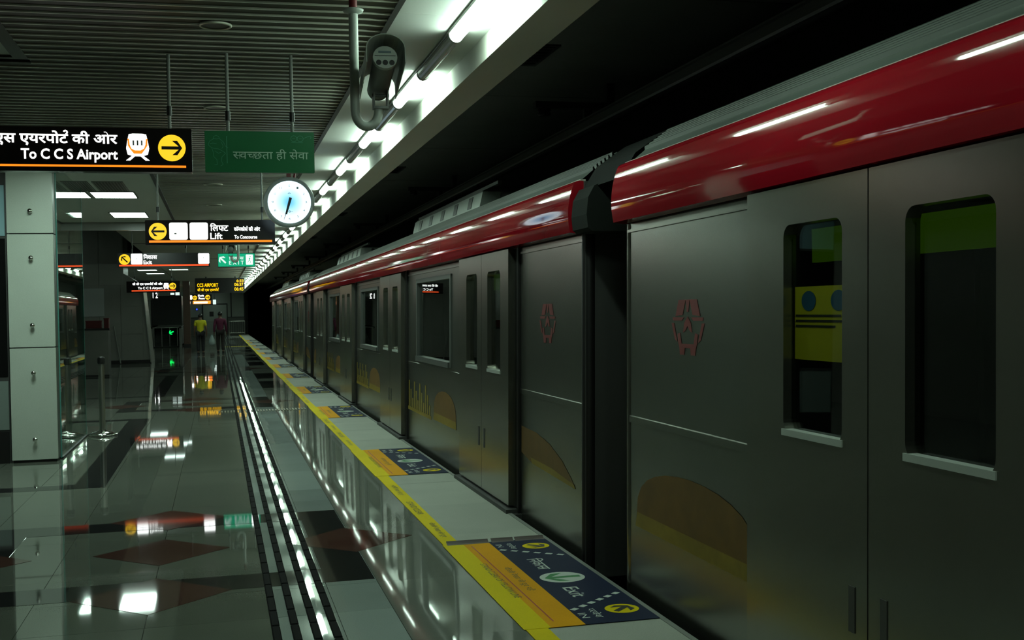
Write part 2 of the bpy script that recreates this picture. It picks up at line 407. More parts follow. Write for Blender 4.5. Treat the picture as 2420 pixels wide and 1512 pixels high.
# ---- ceiling
ceil = struct('ceiling', MB().box(-7.2, 1.02, Y0, 22, 3.30, 3.45).box(-1.95, 1.02, 22, Y1, 3.30, 3.45).box(-7.2, -1.95, 42, Y1, 3.30, 3.45)
              .box(-7.2, -1.95, 22, 42, 4.6, 4.75).box(-7.2, -1.95, 21.9, 22, 3.45, 4.6).box(-1.95, -1.85, 22, 42, 3.45, 4.6).box(-7.2, -1.95, 42, 42.1, 3.45, 4.6), void_m)
def slat_mesh(x0, x1):
    mb = MB().box(x0, x1, 0, 0.112, CZ, CZ+0.03, 0)
    mb.box(x0, x1, 0.112, 0.124, CZ-0.010, CZ+0.02, 1)
    return mb.mesh('ceiling_slat', [slat_m, lip_m])
SL = {}
def slat_x0(y): return -1.15 if y < 8.03 else (-7.1 if y < 14.1 else (-0.72 if y < 22 else -1.9))
far = MB()
for j in range(700):
    y = -2.0 + 0.1355*j
    if y > Y1-0.3: break
    x0 = slat_x0(y)
    if 4.9 < y < 26:
        if x0 not in SL: SL[x0] = slat_mesh(x0, 0.975)
        link('ceiling_slat', SL[x0], ceil, (0, y, 0))
    else:
        far.box(x0, 0.975, y, y+0.112, CZ, CZ+0.03, 0); far.box(x0, 0.975, y+0.112, y+0.124, CZ-0.010, CZ+0.02, 1)
o = obj('ceiling_slat_field', far, [slat_m, lip_m], ceil); o['kind'] = 'stuff'
obj('ceiling_edge_trim', MB().box(0.975, 1.01, Y0, Y1, CZ-0.012, CZ+0.06), dkgrey, ceil)
obj('plaster_panel', MB().box(-7.1, -1.24, Y0, 8.0, CZ+0.012, CZ+0.06), white_ceil, ceil)
obj('ceiling_edge_trim', MB().box(-1.24, -1.15, Y0, 8.05, CZ-0.004, CZ+0.06).box(-7.1, -1.24, 8.0, 8.05, CZ-0.004, CZ+0.06), slat_m, ceil)
for xa, xb in ((-3.96, -2.34), (-2.34, -0.74)): obj('plaster_panel', MB().box(xa+0.004, xb-0.004, 14.12, 21.9, CZ+0.004, CZ+0.05), white_ceil, ceil)
obj('plaster_panel', MB().box(-7.1, -3.96, 14.12, 21.9, CZ+0.004, CZ+0.05), white_ceil, ceil)
obj('ceiling_edge_trim', MB().box(-0.745, -0.70, 14.1, 22.0, CZ-0.02, CZ+0.06), dkgrey, ceil)
struct('trim_3', MB().box(-7.1, -0.72, 21.9, 22.0, CZ-0.14, CZ), stair_st)
for k in range(9): obj('plaster_panel', MB().box(-7.1, -1.95, 42.0+k*5.2, 47.15+k*5.2, CZ+0.004, CZ+0.05), white_ceil, ceil)
struct('trim_2', MB().box(-7.1, -0.9, 41.7, 41.85, CZ-0.05, CZ-0.012), stair_st)
for yy in (28, 36, 46, 60, 74): obj('cross_trim', MB().box(-1.9, 0.97, yy, yy+0.12, CZ-0.012, CZ), dkgrey, ceil)
# cove soffit with its panel joints
cv = MB().box(-1.2075, 1.2075, -0.302, 0.302, 0, 0.05).mesh('cove_panel', white_cove)
for k in range(41):
    c = link('cove_panel', cv, ceil, (1.312, -6.8+2.42*k, CZ)); c.rotation_euler = (0, 0, math.pi/2)

beam = struct('trim_1', MB().box(1.615, 1.87, Y0, Y1, 3.07, 3.84), beam_m)
ct = struct('ceiling_track', MB().box(1.87, 6.2, Y0, 112, 3.84, 4.0), void_m)
tp = MB().box(1.88, 6.19, 0.012, 3.988, 3.80, 3.85).mesh('concrete_panel', trackc)
for k in range(30): link('concrete_panel', tp, ct, (0, Y0+4*k, 0))

# ---- end wall
we = struct('wall_end', MB().box(-7.2, 1.95, Y1, Y1+0.2, -1.1, 4.7), mat('end_wall_paint', (0.42, 0.46, 0.41), 0.6, broad=0.15))
obj('dado', MB().box(-7.1, 1.95, Y1-0.03, Y1, 0, 1.27), mat('grey_dado', (0.16, 0.17, 0.15), 0.5), we)
obj('dado_rail', MB().box(-7.1, 1.95, Y1-0.05, Y1, 1.27, 1.33), dkgrey, we)
obj('wall_pilaster', MB().box(0.9, 0.98, Y1-0.04, Y1, 1.33, 3.2).box(1.86, 1.95, Y1-0.08, Y1, 0, 3.3), dkgrey, we)
d1 = struct('door_1', MB().box(-1.08, 0.60, Y1-0.06, Y1-0.031, 0, 2.24), mat('pale_door', (0.50, 0.56, 0.50), 0.5))
obj('door_frame', MB().box(-1.16, -1.08, Y1-0.08, Y1-0.031, 0, 2.24).box(0.6, 0.68, Y1-0.08, Y1-0.031, 0, 2.24).box(-1.16, 0.68, Y1-0.08, Y1-0.031, 2.24, 2.34), dkgrey, d1)
obj('viewing_pane', MB().box(-0.64, -0.34, Y1-0.066, Y1-0.06, 1.38, 1.74), blackp, d1)
obj('door_handle', MB().box(-0.28, -0.22, Y1-0.10, Y1-0.06, 0.95, 1.15), steel, d1)

# ================================================================ LIGHTS IN THE CEILING
def tube_light(lit):
    lab = 'lit white tube light fixed in the cove beside the beam' if lit else 'unlit grey tube light between glowing ones in the cove'
    t = thing('tube_light', lab, 'light', group='lit cove tubes' if lit else 'unlit cove tubes')
    L = 1.15
    obj('housing', MB().cbox(-0.05, 0.05, 0, L, 0.03, 0.05, 0.004, axis='y'), grey, t)
    arc = [(0.042*math.cos(math.radians(a)), 0.03 - 0.05*math.sin(math.radians(a))) for a in range(0, 181, 20)]
    obj('diffuser', MB().prism(arc, 'y', 0.015, L-0.015, smooth=False), tube_e if lit else tube_off, t)
    arc2 = [(0.045*x/0.042, z-0.002) for x, z in arc]
    for y in (0.0, L-0.015): obj('end_cap', MB().prism(arc2, 'y', y, y+0.015), grey, t)
    return t
lit0, off0 = tube_light(True), tube_light(False)
index_kids()
first = {True: lit0, False: off0}
for k in range(-5, 70):
    y = 5.72 + 1.155*k; lit = (k % 2 == 0)
    if y > 86: break
    o = first[lit]
    if o is None: o = copy_tree(lit0 if lit else off0)
    first[lit] = None
    o.location = (1.42, y, CZ-0.05)

def panel_light(x0, x1, y0, y1, lit, label, m=None):
    t = thing('ceiling_light', label, 'light', ((x0+x1)/2, (y0+y1)/2, CZ), group='recessed ceiling panels')
    a, b = (x1-x0)/2, (y1-y0)/2
    obj('frame', MB().box(-a-.02, -a, -b-.02, b+.02, -.008, .004).box(a, a+.02, -b-.02, b+.02, -.008, .004).box(-a, a, -b-.02, -b, -.008, .004).box(-a, a, b, b+.02, -.008, .004), grey, t)
    if lit: obj('diffuser', MB().box(-a, a, -b, b, -.006, .003), m or panel_e, t)
    else:
        obj('backing', MB().box(-a, a, -b, b, -.001, .003), blackp, t)
        n = 9
        for k in range(n):
            x = -a + (k+.5)*2*a/n; obj('louvre', MB().box(x-.006, x+.006, -b, b, -.006, -.001), grey, t)
panel_light(-1.63, -1.08, 16.5, 17.27, True, 'lit recessed panel behind the louvred grille, next to the glass partition')
panel_light(-1.98, -1.70, 16.5, 17.27, True, 'narrow lit recessed panel seen through the glass partition')
panel_light(-1.9, -1.35, 10.9, 12.2, True, 'added unseen lit panel in the slatted ceiling just in front of the stone pillar')  # hidden behind the airport sign, added to match the light on the pillar
panel_light(-1.66, -1.12, 19.75, 20.72, True, 'lit recessed panel farthest along the white plaster ceiling')
panel_light(-1.47, -1.14, 15.25, 16.35, False, 'dark louvred panel in front of the wide lit ceiling panel')
panel_light(-1.84, -1.56, 15.25, 16.35, False, 'dark louvred panel in front of the narrow lit ceiling panel')
for k, (x, y) in enumerate(((-1.52, 40.9), (-1.38, 44.6), (-2.5, 44.8), (-2.4, 48.6))):
    panel_light(x-0.33, x+0.33, y-0.5, y+0.5, True, 'small distant lit panel in the ceiling past the stairs', glow('far_panel_light', (0.74, 1.0, 0.9), 4.5))
for k, (y, r) in enumerate(((6.9, .093), (9.66, .1), (15.36, .12), (18.2, .12), (21.2, .12))):
    t = thing('ceiling_speaker', 'round flush speaker ring set in the slatted ceiling', 'speaker', (0.02 if k < 2 else -0.03, y, CZ-0.014), group='round ceiling speakers')
    obj('rim', MB().lathe([(r*.86,-.004),(r*.92,-.01),(r,-.004),(r,.004),(r*.86,.004),(r*.86,-.004)], n=28, caps=False), lip_m, t)
    obj('grille', MB().lathe([(r*.86,-.001),(r*.86,.004)], n=28), slat_m, t)

t = thing('ceiling_light', 'added unseen lit panel high in the stairwell, brightening the dark stone stair wall', 'light', (-5.7, 33.5, 4.59))  # out of view, added to brighten the stair wall
obj('diffuser', MB().box(-.6, .6, -.3, .3, -.03, 0), glow('added_stairwell_glow', (0.74, 1.0, 0.86), 15.0), t); obj('frame', MB().box(-.63, .63, -.33, -.3, -.035, .005).box(-.63, .63, .3, .33, -.035, .005), grey, t)

# ================================================================ HANGING SIGNS
def rods(t, xs, ztop, z0, r=0.011):
    for x in xs:
        obj('rod', MB().tube([(x, 0, z0), (x, 0, ztop)], r, 8), grey, t)
        obj('rod_coupling', MB().tube([(x, 0, z0+0.10), (x, 0, z0+0.16)], r*1.5, 8), blackp, t)
def signbox(name, label, x0, x1, y, z0, z1, depth=0.10, face=None, rodx=()):
    t = thing(name, label, 'sign', (0, y, 0))
    obj('case', MB().cbox(x0, x1, 0, depth, z0, z1, 0.006, axis='y'), face or blacksign, t)
    for x in rodx:
        obj('rod', MB().tube([(x, depth/2, z1), (x, depth/2, CZ-0.011)], 0.011, 8), grey, t)
        obj('rod_coupling', MB().tube([(x, depth/2, z1+0.09), (x, depth/2, z1+0.15)], 0.017, 8), blackp, t)
    return t
class Map:                                    # crop pixels -> sign metres
    def __init__(s, px0, px1, py0, py1, x0, x1, z0, z1): s.a = (px0, px1, py0, py1, x0, x1, z0, z1)
    def u(s, x): a = s.a; return a[4] + (x-a[0])/(a[1]-a[0])*(a[5]-a[4])
    def v(s, y): a = s.a; return a[7] - (y-a[2])/(a[3]-a[2])*(a[7]-a[6])
    def R(s, x0, y0, x1, y1): return s.u(x0), s.v(y1), s.u(x1), s.v(y0)
def train_icon(t, cu_, cv, h):
    s = h/2
    sh = lambda pts: [(cu_+x*s, cv+y*s) for x, y in pts]
    plate('train_symbol', [sh([(-.62,.95),(-.35,1.0),(.35,1.0),(.62,.95),(.72,.5),(.82,-.1),(.72,-.55),(.35,-.68),(-.35,-.68),(-.72,-.55),(-.82,-.1),(-.72,.5)]),
          sh([(-.45,-.68),(-.2,-.68),(-.55,-1.0),(-.85,-1.0)]), sh([(.45,-.68),(.2,-.68),(.55,-1.0),(.85,-1.0)])], white_e, t, off=.003)
    plate('train_symbol_stripe', [sh([(-.72,.62),(-.60,.62),(-.56,.2),(-.45,-.1),(-.2,-.24),(.2,-.24),(.45,-.1),(.56,.2),(.60,.62),(.72,.62),(.7,.1),(.5,-.22),(.28,-.5),(-.28,-.5),(-.5,-.22),(-.7,.1)])], bar_e, t, off=.0045)
    plate('train_symbol_windows', [sh(rect(x-.06, .12, x+.06, .5)) for x in (-.3, 0, .3)], grey, t, off=.0045)
def disc_arrow(t, u, v, r, ang):
    plate('arrow_disc', [disc(u, v, r)], yel_e, t, off=.003); plate('arrow', [arrow(u, v, 1.5*r, ang)], blackp, t, off=.0045)

# 1 -- To CCS Airport
t = signbox('hanging_sign', 'long black lit sign reading To C C S Airport with a train symbol', -2.75, -0.14, 7.68, 2.455, 2.73, rodx=(-0.275, -1.45, -2.6))
m_ = Map(1200, 2385, 80, 605, -0.14-0.5633, -0.14, 2.455, 2.73)
disc_arrow(t, m_.u(2128), m_.v(315), 0.084, 0)
train_icon(t, m_.u(1693), m_.v(310), 0.168)
text('सी सी एस एयरपोट^ की ओर', m_.u(-560), m_.v(305), m_.u(1440), m_.v(118), white_e, t, bold=0.02)
text('To C C S Airport', m_.u(250), m_.v(500), m_.u(1440), m_.v(340), white_e, t, bold=0.02)
plate('orange_bar', [rect(-2.68, m_.v(552), m_.u(2305), m_.v(527))], bar_e, t, off=.003)
# 2 -- green board
t = thing('notice_board', 'unlit green hanging board with pale Hindi lettering and a line figure', 'sign', (0, 7.62, 0))
obj('panel', MB().cbox(-0.06, 0.625, 0, 0.03, 2.45, 2.712, 0.004, axis='y'), board_g, t)
for x in (0.085, 0.488):
    obj('rod', MB().tube([(x, 0.015, 2.712), (x, 0.015, CZ-0.011)], 0.011, 8), grey, t); obj('rod_coupling', MB().tube([(x, .015, 2.78), (x, .015, 2.84)], .017, 8), blackp, t)
m_ = Map(80, 1590, 118, 695, -0.06, 0.625, 2.45, 2.712)
text('स~वच~छता ही सेवा', *m_.R(460, 365, 1505, 525), pale_g, t, bold=0.004)
P = lambda pts: [(m_.u(x), m_.v(y)) for x, y in pts]
fig = [[(195,225),(205,195),(240,183),(270,200),(280,225)],[(195,225),(240,232),(280,225)],[(205,228),(150,260),(125,310),(150,340),(200,365),(260,370)],[(280,228),(330,270),(360,330),(395,355)],[(170,350),(195,420),(200,480),(240,520),(245,590),(205,595)],[(260,370),(320,400),(360,430),(310,480),(300,540),(325,585),(290,610)],[(215,400),(260,430),(300,420)],[(150,300),(190,290),(240,300)],[(300,270),(330,330),(310,365)]]
plate('line_figure', [q for s in fig for q in stroke(P(s), 0.0022)], faint_g, t)
plate('staff', stroke(P([(378,190),(380,570)]), 0.004), faint_g, t)
gl = [q for cxp in (1305, 1395) for q in ring(m_.u(cxp), m_.v(212), 0.020, 0.0175)]
gl += stroke(P([(1340,200),(1350,193),(1360,200)]), .0025) + stroke(P([(1435,210),(1480,190),(1530,172),(1548,185),(1540,210)]), .0025) + stroke(P([(1282,212),(1325,212)]), .002) + stroke(P([(1375,212),(1415,212)]), .002) + stroke(P([(1268,268),(1430,268)]), .002)
plate('spectacles_symbol', gl, faint_g, t)
# 3 -- sign with lift symbols
t = signbox('hanging_sign', 'black lit sign with left arrow, two white squares and the word Lift', -0.755, 0.635, 13.3, 2.318, 2.59, rodx=(-0.62, 0.50))
m_ = Map(435, 2300, 120, 475, -0.755, 0.635, 2.318, 2.59)
disc_arrow(t, m_.u(612), m_.v(280), 0.094, 180)
for a, b in ((775, 1035), (1065, 1325)):
    u0, v0, u1, v1 = m_.R(a, 156, b, 400); plate('pictogram_square', [rrect(u0, v0, u1, v1, .02)], white_e, t, off=.003)
    cx = (u0+u1)/2
    if a == 775: plate('pictogram', [rect(cx-.045, v0+.06, cx-.02, v0+.075), rect(cx+.03, v0+.07, cx+.034, v0+.10)], grey, t, off=.0045)
text('िलफ~ट', *m_.R(1358, 165, 1620, 280), white_e, t, bold=.012); text('Lift', *m_.R(1358, 303, 1532, 395), white_e, t, bold=.012)
text('कॉनकोस^ की ओर', *m_.R(1702, 205, 2082, 280), white_e, t, bold=.012); text('To Concourse', *m_.R(1705, 338, 2038, 390), white_e, t, bold=.012)
plate('orange_bar', [rect(*m_.R(487, 410, 2255, 440))], bar_e, t, off=.003)
# 4 -- exit sign, black
t = signbox('hanging_sign', 'black lit exit sign with diagonal arrow disc and red bar', -1.89, -0.14, 24.0, 2.50, 2.78, rodx=(-1.62, -0.6))
m_ = Map(50, 1370, 598, 800, -1.89, -0.14, 2.50, 2.78)
disc_arrow(t, m_.u(147), m_.v(687), 0.105, 135)
for a, b in ((240, 400), (1200, 1360)):
    u0, v0, u1, v1 = m_.R(a, 607, b, 757); plate('pictogram_square', [rrect(u0, v0, u1, v1, .02)], white_e, t, off=.003)
    plate('pictogram', [arrow((u0+u1)/2, (v0+v1)/2, .05, 110)], grey, t, off=.0045)
text('िनकास', *m_.R(415, 612, 610, 685), white_e, t, bold=.012); text('Exit', *m_.R(415, 703, 535, 756), white_e, t, bold=.012)
plate('red_bar', [rect(*m_.R(70, 762, 1350, 785))], rbar_e, t, off=.003)
# 5 -- green running man exit sign
t = signbox('exit_sign', 'green lit EXIT sign with white arrow and running figure', 0.01, 0.745, 24.1, 2.49, 2.77, face=mat('green_case', (0.0, .10, .05), .5), rodx=(0.12, 0.62))
m_ = Map(1480, 2010, 597, 790, 0.01, 0.745, 2.49, 2.77)
plate('lit_panel', [rect(*m_.R(1488, 605, 2002, 782))], exit_e, t, off=.003)
plate('arrow', [arrow(m_.u(1550), m_.v(692), .17, 135, .2, .55)], white_d, t, off=.0045)
text('िनकास', *m_.R(1640, 632, 1850, 688), white_d, t, bold=.02, off=.0045); text('E X I T', *m_.R(1640, 703, 1850, 756), white_d, t, bold=.02, off=.0045)
plate('pictogram_square', [rrect(*m_.R(1880, 620, 1978, 758), .01)], white_e, t, off=.0045)
rm = lambda pts: [(m_.u(1930+x), m_.v(690+y)) for x, y in pts]
plate('running_figure', [disc(m_.u(1940), m_.v(645), .012)] + stroke(rm([(5,-30),(-5,5)]), .02) + stroke(rm([(-5,5),(15,25),(5,52)]), .014) + stroke(rm([(-5,5),(-20,30),(-35,35)]), .014) + stroke(rm([(5,-25),(28,-8)]), .011) + stroke(rm([(3,-25),(-25,-8)]), .011), exit_e, t, off=.006)
# 6 -- LED train indicator
t = thing('train_indicator', 'black LED board showing amber departure lines near the far beam end', 'sign', (0, 53, 0))
obj('case', MB().cbox(-0.965, 1.155, 0, 0.18, 2.48, 3.14, 0.01, axis='y'), blackp, t)
for x in (-0.5, 0.75): obj('rod', MB().box(x-.03, x+.03, .06, .12, 3.14, CZ-.013), dkgrey, t)
m_ = Map(445, 1275, 125, 375, -0.965, 1.155, 2.48, 3.14)
for s, a in (('6:33', (1140,152,1260,198)), ('CCS AIRPORT', (480,212,830,270)), ('06:37', (1102,208,1255,262)), ('सी सी एस एयरपोट^', (482,286,840,352)), ('06:45', (1102,284,1255,340))):
    text(s, *m_.R(*a), led_e, t, bold=.012)
# 7 -- farther airport sign
t = signbox('hanging_sign', 'distant black lit sign with yellow disc hanging before the dark escalator', -2.75, -1.15, 38.0, 2.27, 2.62, rodx=(-2.5, -1.4))
m_ = Map(890, 1330, 560, 662, -2.33, -1.15, 2.27, 2.62)
disc_arrow(t, m_.u(1248), m_.v(607), .105, 0); train_icon(t, m_.u(1176), m_.v(607), .2)
text('सी सी एस एयरपोट^ की ओर', m_.u(800), m_.v(600), m_.u(1135), m_.v(570), white_e, t, bold=.012); text('To C C S Airport', m_.u(860), m_.v(640), m_.u(1135), m_.v(612), white_e, t, bold=.012)
plate('red_bar', [rect(-2.6, m_.v(652), m_.u(1280), m_.v(641))], rbar_e, t, off=.003)
# 8 -- far cluster
t = signbox('hanging_sign', 'far black lit sign with two yellow discs above an orange panel', -1.95, -0.35, 70.0, 2.38, 2.72, rodx=(-1.7, -0.6))
disc_arrow(t, -1.30, 2.52, .13, 180); disc_arrow(t, -0.58, 2.54, .14, 0)
text('Exit', -1.12, 2.58, -0.78, 2.70, white_e, t, bold=.012); text('िनकास', -1.1, 2.42, -0.74, 2.54, white_e, t, bold=.012)
plate('pictogram_square', [rrect(-1.62, 2.43, -1.45, 2.66, .02)], white_e, t, off=.003); disc_arrow(t, -1.78, 2.56, .12, 90)
t = signbox('lit_shop_sign', 'glowing orange panel sign below the far two-disc sign', -1.42, -0.42, 70.3, 2.16, 2.34, face=orange_e, rodx=(-1.1,))
plate('white_band', [rect(-1.36, 2.20, -0.6, 2.29)], white_e, t, off=.003)
t = signbox('lit_shop_sign', 'small square white lit sign in front of the end wall', -0.37, -0.14, 88.6, 2.27, 2.62, face=white_d, rodx=(-0.26,))
t = signbox('hanging_sign', 'tiny white lit sign over the escalator beside its dark hood', -3.0, -2.72, 57.2, 2.32, 2.66, rodx=(-2.85,))
text('1 2', -2.97, 2.36, -2.75, 2.62, white_e, t, bold=.012)
t = signbox('hanging_sign', 'dim teal lit sign over the escalator beside the far pillar', -2.22, -1.72, 57.4, 2.46, 2.64, rodx=(-2.0,))
plate('lit_panel', [rect(-2.18, 2.5, -2.0, 2.6), rect(-1.95, 2.48, -1.76, 2.62)], white_d, t, off=.003)

# ---- clock
t = thing('platform_clock', 'round backlit wall-style clock hanging under the ceiling, reading half past six', 'clock', (0.757, 12.6, 2.722))
obj('rim', MB().lathe([(.225,-.045),(.232,-.055),(.255,-.055),(.267,-.04),(.267,.05),(.25,.06),(.225,.06),(.225,-.045)], n=48, axis='y', caps=False), mat('clock_rim', (.30,.34,.34), .35), t)
cf = bpy.data.materials.new('clock_face'); cf.use_nodes = True; N = cf.node_tree.nodes; L = cf.node_tree.links; p = N['Principled BSDF']
tc = N.new('ShaderNodeTexCoord'); vl = N.new('ShaderNodeVectorMath'); vl.operation = 'LENGTH'; L.new(tc.outputs['Object'], vl.inputs[0])
rp = N.new('ShaderNodeValToRGB'); mr = N.new('ShaderNodeMapRange'); mr.inputs[2].default_value = .22; L.new(vl.outputs['Value'], mr.inputs[0]); mr.inputs[1].default_value = 0.0
rp.color_ramp.elements[0].color = (.13, .55, .85, 1); rp.color_ramp.elements[0].position = .22; rp.color_ramp.elements[1].color = (1.0, 1.3, 1.4, 1); rp.color_ramp.elements[1].position = .86
L.new(mr.outputs[0], rp.inputs[0]); L.new(rp.outputs[0], p.inputs['Emission Color']); p.inputs['Emission Strength'].default_value = 1.25; p.inputs['Base Color'].default_value = (.05,.05,.05,1)
obj('dial', MB().lathe([(.232,-.046),(.232,-.040)], n=48, axis='y'), cf, t)
ink = mat('clock_ink', (.02,.09,.12), .5); hand = mat('clock_hand', (.005,.012,.02), .5)
def taper(l0, l1, w0, w1, deg): a = math.radians(90-deg); c, s = math.cos(a), math.sin(a); return [(x*c-y*s, x*s+y*c) for x, y in ((l0,-w0/2),(l1,-w1/2),(l1,w1/2),(l0,w0/2))]
plate('hour_hand', [taper(-.05, .135, .030, .020, 196)], hand, t, off=.049)
plate('minute_hand', [taper(-.05, .195, .016, .004, 198)], hand, t, off=.051)
pale_ink = mat('clock_pale_ink', (.10,.22,.26), .5)
for k in range(1, 13):
    a = math.radians(90-30*k); u, v = .175*math.cos(a), .175*math.sin(a); text(str(k), u-.010, v-.011, u+.010, v+.011, pale_ink if k not in (5,6,7) else ink, t, off=.048, name='numeral')
plate('dial_symbol', ring(0, -.10, .011, .006, 16) + stroke([(-.03,-.10),(-.014,-.10)], .003) + stroke([(.014,-.10),(.035,-.10)], .003) + stroke([(-.014,.088),(0,.105),(.014,.088),(-.014,.088)], .003), ink, t, off=.048)
obj('bracket', MB().box(-.022, .022, -.02, .02, .262, .44).tube([(.055,0,.25),(.075,0,.36),(.075,0,.45)], .012, 8), mat('red_bracket', (.14,.015,.02), .5), t)
obj('ceiling_plate', MB().box(-.06, .1, -.05, .05, .44, .502), dkgrey, t)

# ================================================================ CCTV
def cctv(label, loc, rotz):
    t = thing('security_camera', label, 'camera', loc, rotz, 'bullet cameras on curved pipes')
    pm = mat('camera_grey', (.42,.46,.42), .45, speck=.1); pd = mat('camera_dark', (.16,.17,.16), .5)
    # pipe: drops from the ceiling, curls under, ends below the camera's rear
    pts = [(0,0,.585)] + [(0,0,.16 - .001*i) for i in (0,)]
    pts += [(.062-.062*math.cos(math.radians(a)), 0, .06-.085*math.sin(math.radians(a))) for a in range(0, 181, 15)]
    pts += [(.124, 0, .075)]
    obj('pipe', MB().tube(pts, .0245, 14), pm, t)
    obj('flange', MB().lathe([(.025,.565),(.05,.575),(.056,.588),(.03,.592)], n=20), pm, t)
    obj('ceiling_conduit', MB().tube([(0,0,.59),(0,0,.674)], .022, 14), mat('red_conduit', (.16,.01,.012), .5), t)
    # bracket
    obj('bracket', MB().box(.095, .175, -.03, .03, .068, .082).box(.095, .103, -.03, .03, .08, .155).box(.167, .175, -.03, .03, .08, .165).tube([(.09,0,.14),(.18,0,.14)], .010, 8), pd, t)
    # camera axis: local frame, nose towards -Y and a little to +X, tilted down
    e = bpy.data.objects.new('camera_body', None)
    rot = Matrix.Rotation(math.radians(-3), 4, 'Z') @ Matrix.Rotation(math.radians(-9), 4, 'X')
    X = Matrix.Translation((.135, .06, .20)) @ rot
    f = lambda v: tuple(X @ Vector(v))
    prof = [(.058*math.cos(math.radians(a)), .058*math.sin(math.radians(a))*0.95) for a in range(0, 360, 20)]
    b = obj('camera_body', MB().prism(prof, 'y', -.40, .06, smooth=True).lathe([(.058,.06),(.05,.09),(.0,.095)], axis='y', n=18), pd, t, fn=f)
    fr = [(x*1.06, z*1.06) for x, z in prof]
    obj('front_plate', MB().prism(fr, 'y', -.425, -.395), pm, b, fn=f)
    for k in (-1, 0, 1): obj('sensor_window', MB().lathe([(.0135,-.4275),(.0135,-.424)], (k*.033, 0, -.028), 14, 'y'), blackp, b, fn=f)
    obj('seam', MB().box(-.052, .052, -.427, -.424, .006, .009), dkgrey, b, fn=f)
    obj('maker_plate', MB().box(-.033, .03, -.4272, -.4245, .022, .032), mat('blue_grey_print', (.12,.17,.19), .5), b, fn=f)
    hood = [(-.098,-.045),(-.098,.03)] + [(-.098*math.cos(math.radians(a)), .03+.075*math.sin(math.radians(a))) for a in range(15, 180, 15)] + [(.098,.03),(.098,-.045)]
    inner = [(x*.955, z*.955 if z > 0 else z) for x, z in hood][::-1]
    obj('sunshield', MB().prism(hood+inner, 'y', -.475, .07), pm, t, fn=f)
    for k in range(6): obj('cooling_slot', MB().box(-.0925, -.089, -.38+.06*k, -.355+.06*k, -.03, .02), grey, b, fn=f)
    return t
cctv('large grey security camera on a curved pipe beside the cove lights', (0.722, 6.15, 2.548), 0)
cctv('small security camera on a curved pipe in front of the green exit sign', (0.385, 22.3, 2.548), math.pi)

# ================================================================ PILLAR, GLASS, POSTS
t = thing('pillar', 'square pillar clad in pale stone panels with projecting steel knobs', 'pillar', (-1.93, 13.62, 0))
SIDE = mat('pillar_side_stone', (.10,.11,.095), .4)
obj('core', MB().box(-.215, .205, -.265, -.06, 0, CZ-.012), dkgrey, t)
for z0, z1 in ((0.03, 1.225), (1.237, 2.445), (2.457, CZ-.013)):
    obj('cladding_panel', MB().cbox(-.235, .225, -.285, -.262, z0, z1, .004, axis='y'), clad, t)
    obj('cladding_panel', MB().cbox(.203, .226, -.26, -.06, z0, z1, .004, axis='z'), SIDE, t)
obj('base_plinth', MB().box(-.222, .215, -.272, -.06, 0, .03), blackp, t)
for z in (.25, .96, 1.47, 2.19, 2.69):
    obj('knob', MB().lathe([(.012,-.285),(.012,-.325),(.024,-.33),(.026,-.34),(.02,-.352),(.0,-.355)], (.005,0,z), 16, 'y'), chrome, t)
t = thing('equipment_cabinet', 'dark glass-fronted wall cabinet with blue upper panel beside the pillar', 'cabinet', (-2.7, 13.37, 0))
obj('body', MB().box(-.55, .52, .0, .35, 0, CZ-.013), dkgrey, t)
obj('upper_panel', MB().box(-.53, .51, -.01, 0, 2.43, 2.97), mat('blue_white_panel', (.26,.42,.46), .3), t)
obj('glass_front', MB().box(-.53, .51, -.01, 0, .93, 2.40), mat('black_glass', (.008,.008,.008), .05), t)
obj('lower_panel', MB().box(-.53, .51, -.01, 0, .36, .88), mat('lower_grey_panel', (.20,.24,.22), .25), t)
obj('kick_plate', MB().box(-.53, .51, -.01, 0, 0, .34), blackp, t)
t = thing('glass_partition', 'tall frameless glass screen running back from the stone pillar', 'partition', (-1.70, 14.80, 0))
obj('pane', MB().box(-.006, .006, -1.22, 1.22, .012, CZ-.002), clear, t)
obj('floor_channel', MB().box(-.018, .018, -1.22, 1.22, 0.004, .02), blackp, t)
obj('edge_strip', MB().box(-.008, .008, 1.22, 1.226, .012, CZ-.002), mat('green_glass_edge', (.10,.30,.26), .2), t)
obj('edge_strip', MB().box(-.012, .008, -1.228, -1.22, .012, CZ-.002), mat('green_glass_edge', (.10,.30,.26), .2), t)
def post(loc, label):
    t = thing('queue_post', label, 'barrier post', loc)
    obj('base', MB().lathe([(.185,.004),(.19,.012),(.185,.022),(.12,.045),(.06,.062),(.042,.075)], n=32), chrome, t)
    obj('post', MB().lathe([(.038,.07),(.038,.93)], n=20), steel, t)
    obj('cap', MB().lathe([(.040,.93),(.043,.935),(.043,1.01),(.036,1.02),(0,1.022)], n=20), blackp, t)
    for a in (0, 90, 180, 270): obj('belt_slot', MB().box(.040, .047, -.012, .012, .94, 1.0), blackp, t, rot=(0,0,math.radians(a)))
post((-1.49, 15.95, 0.004), 'steel queue post standing on the open side of the glass screen')
post((-1.99, 16.1, 0.004), 'steel queue post standing behind the glass screen')

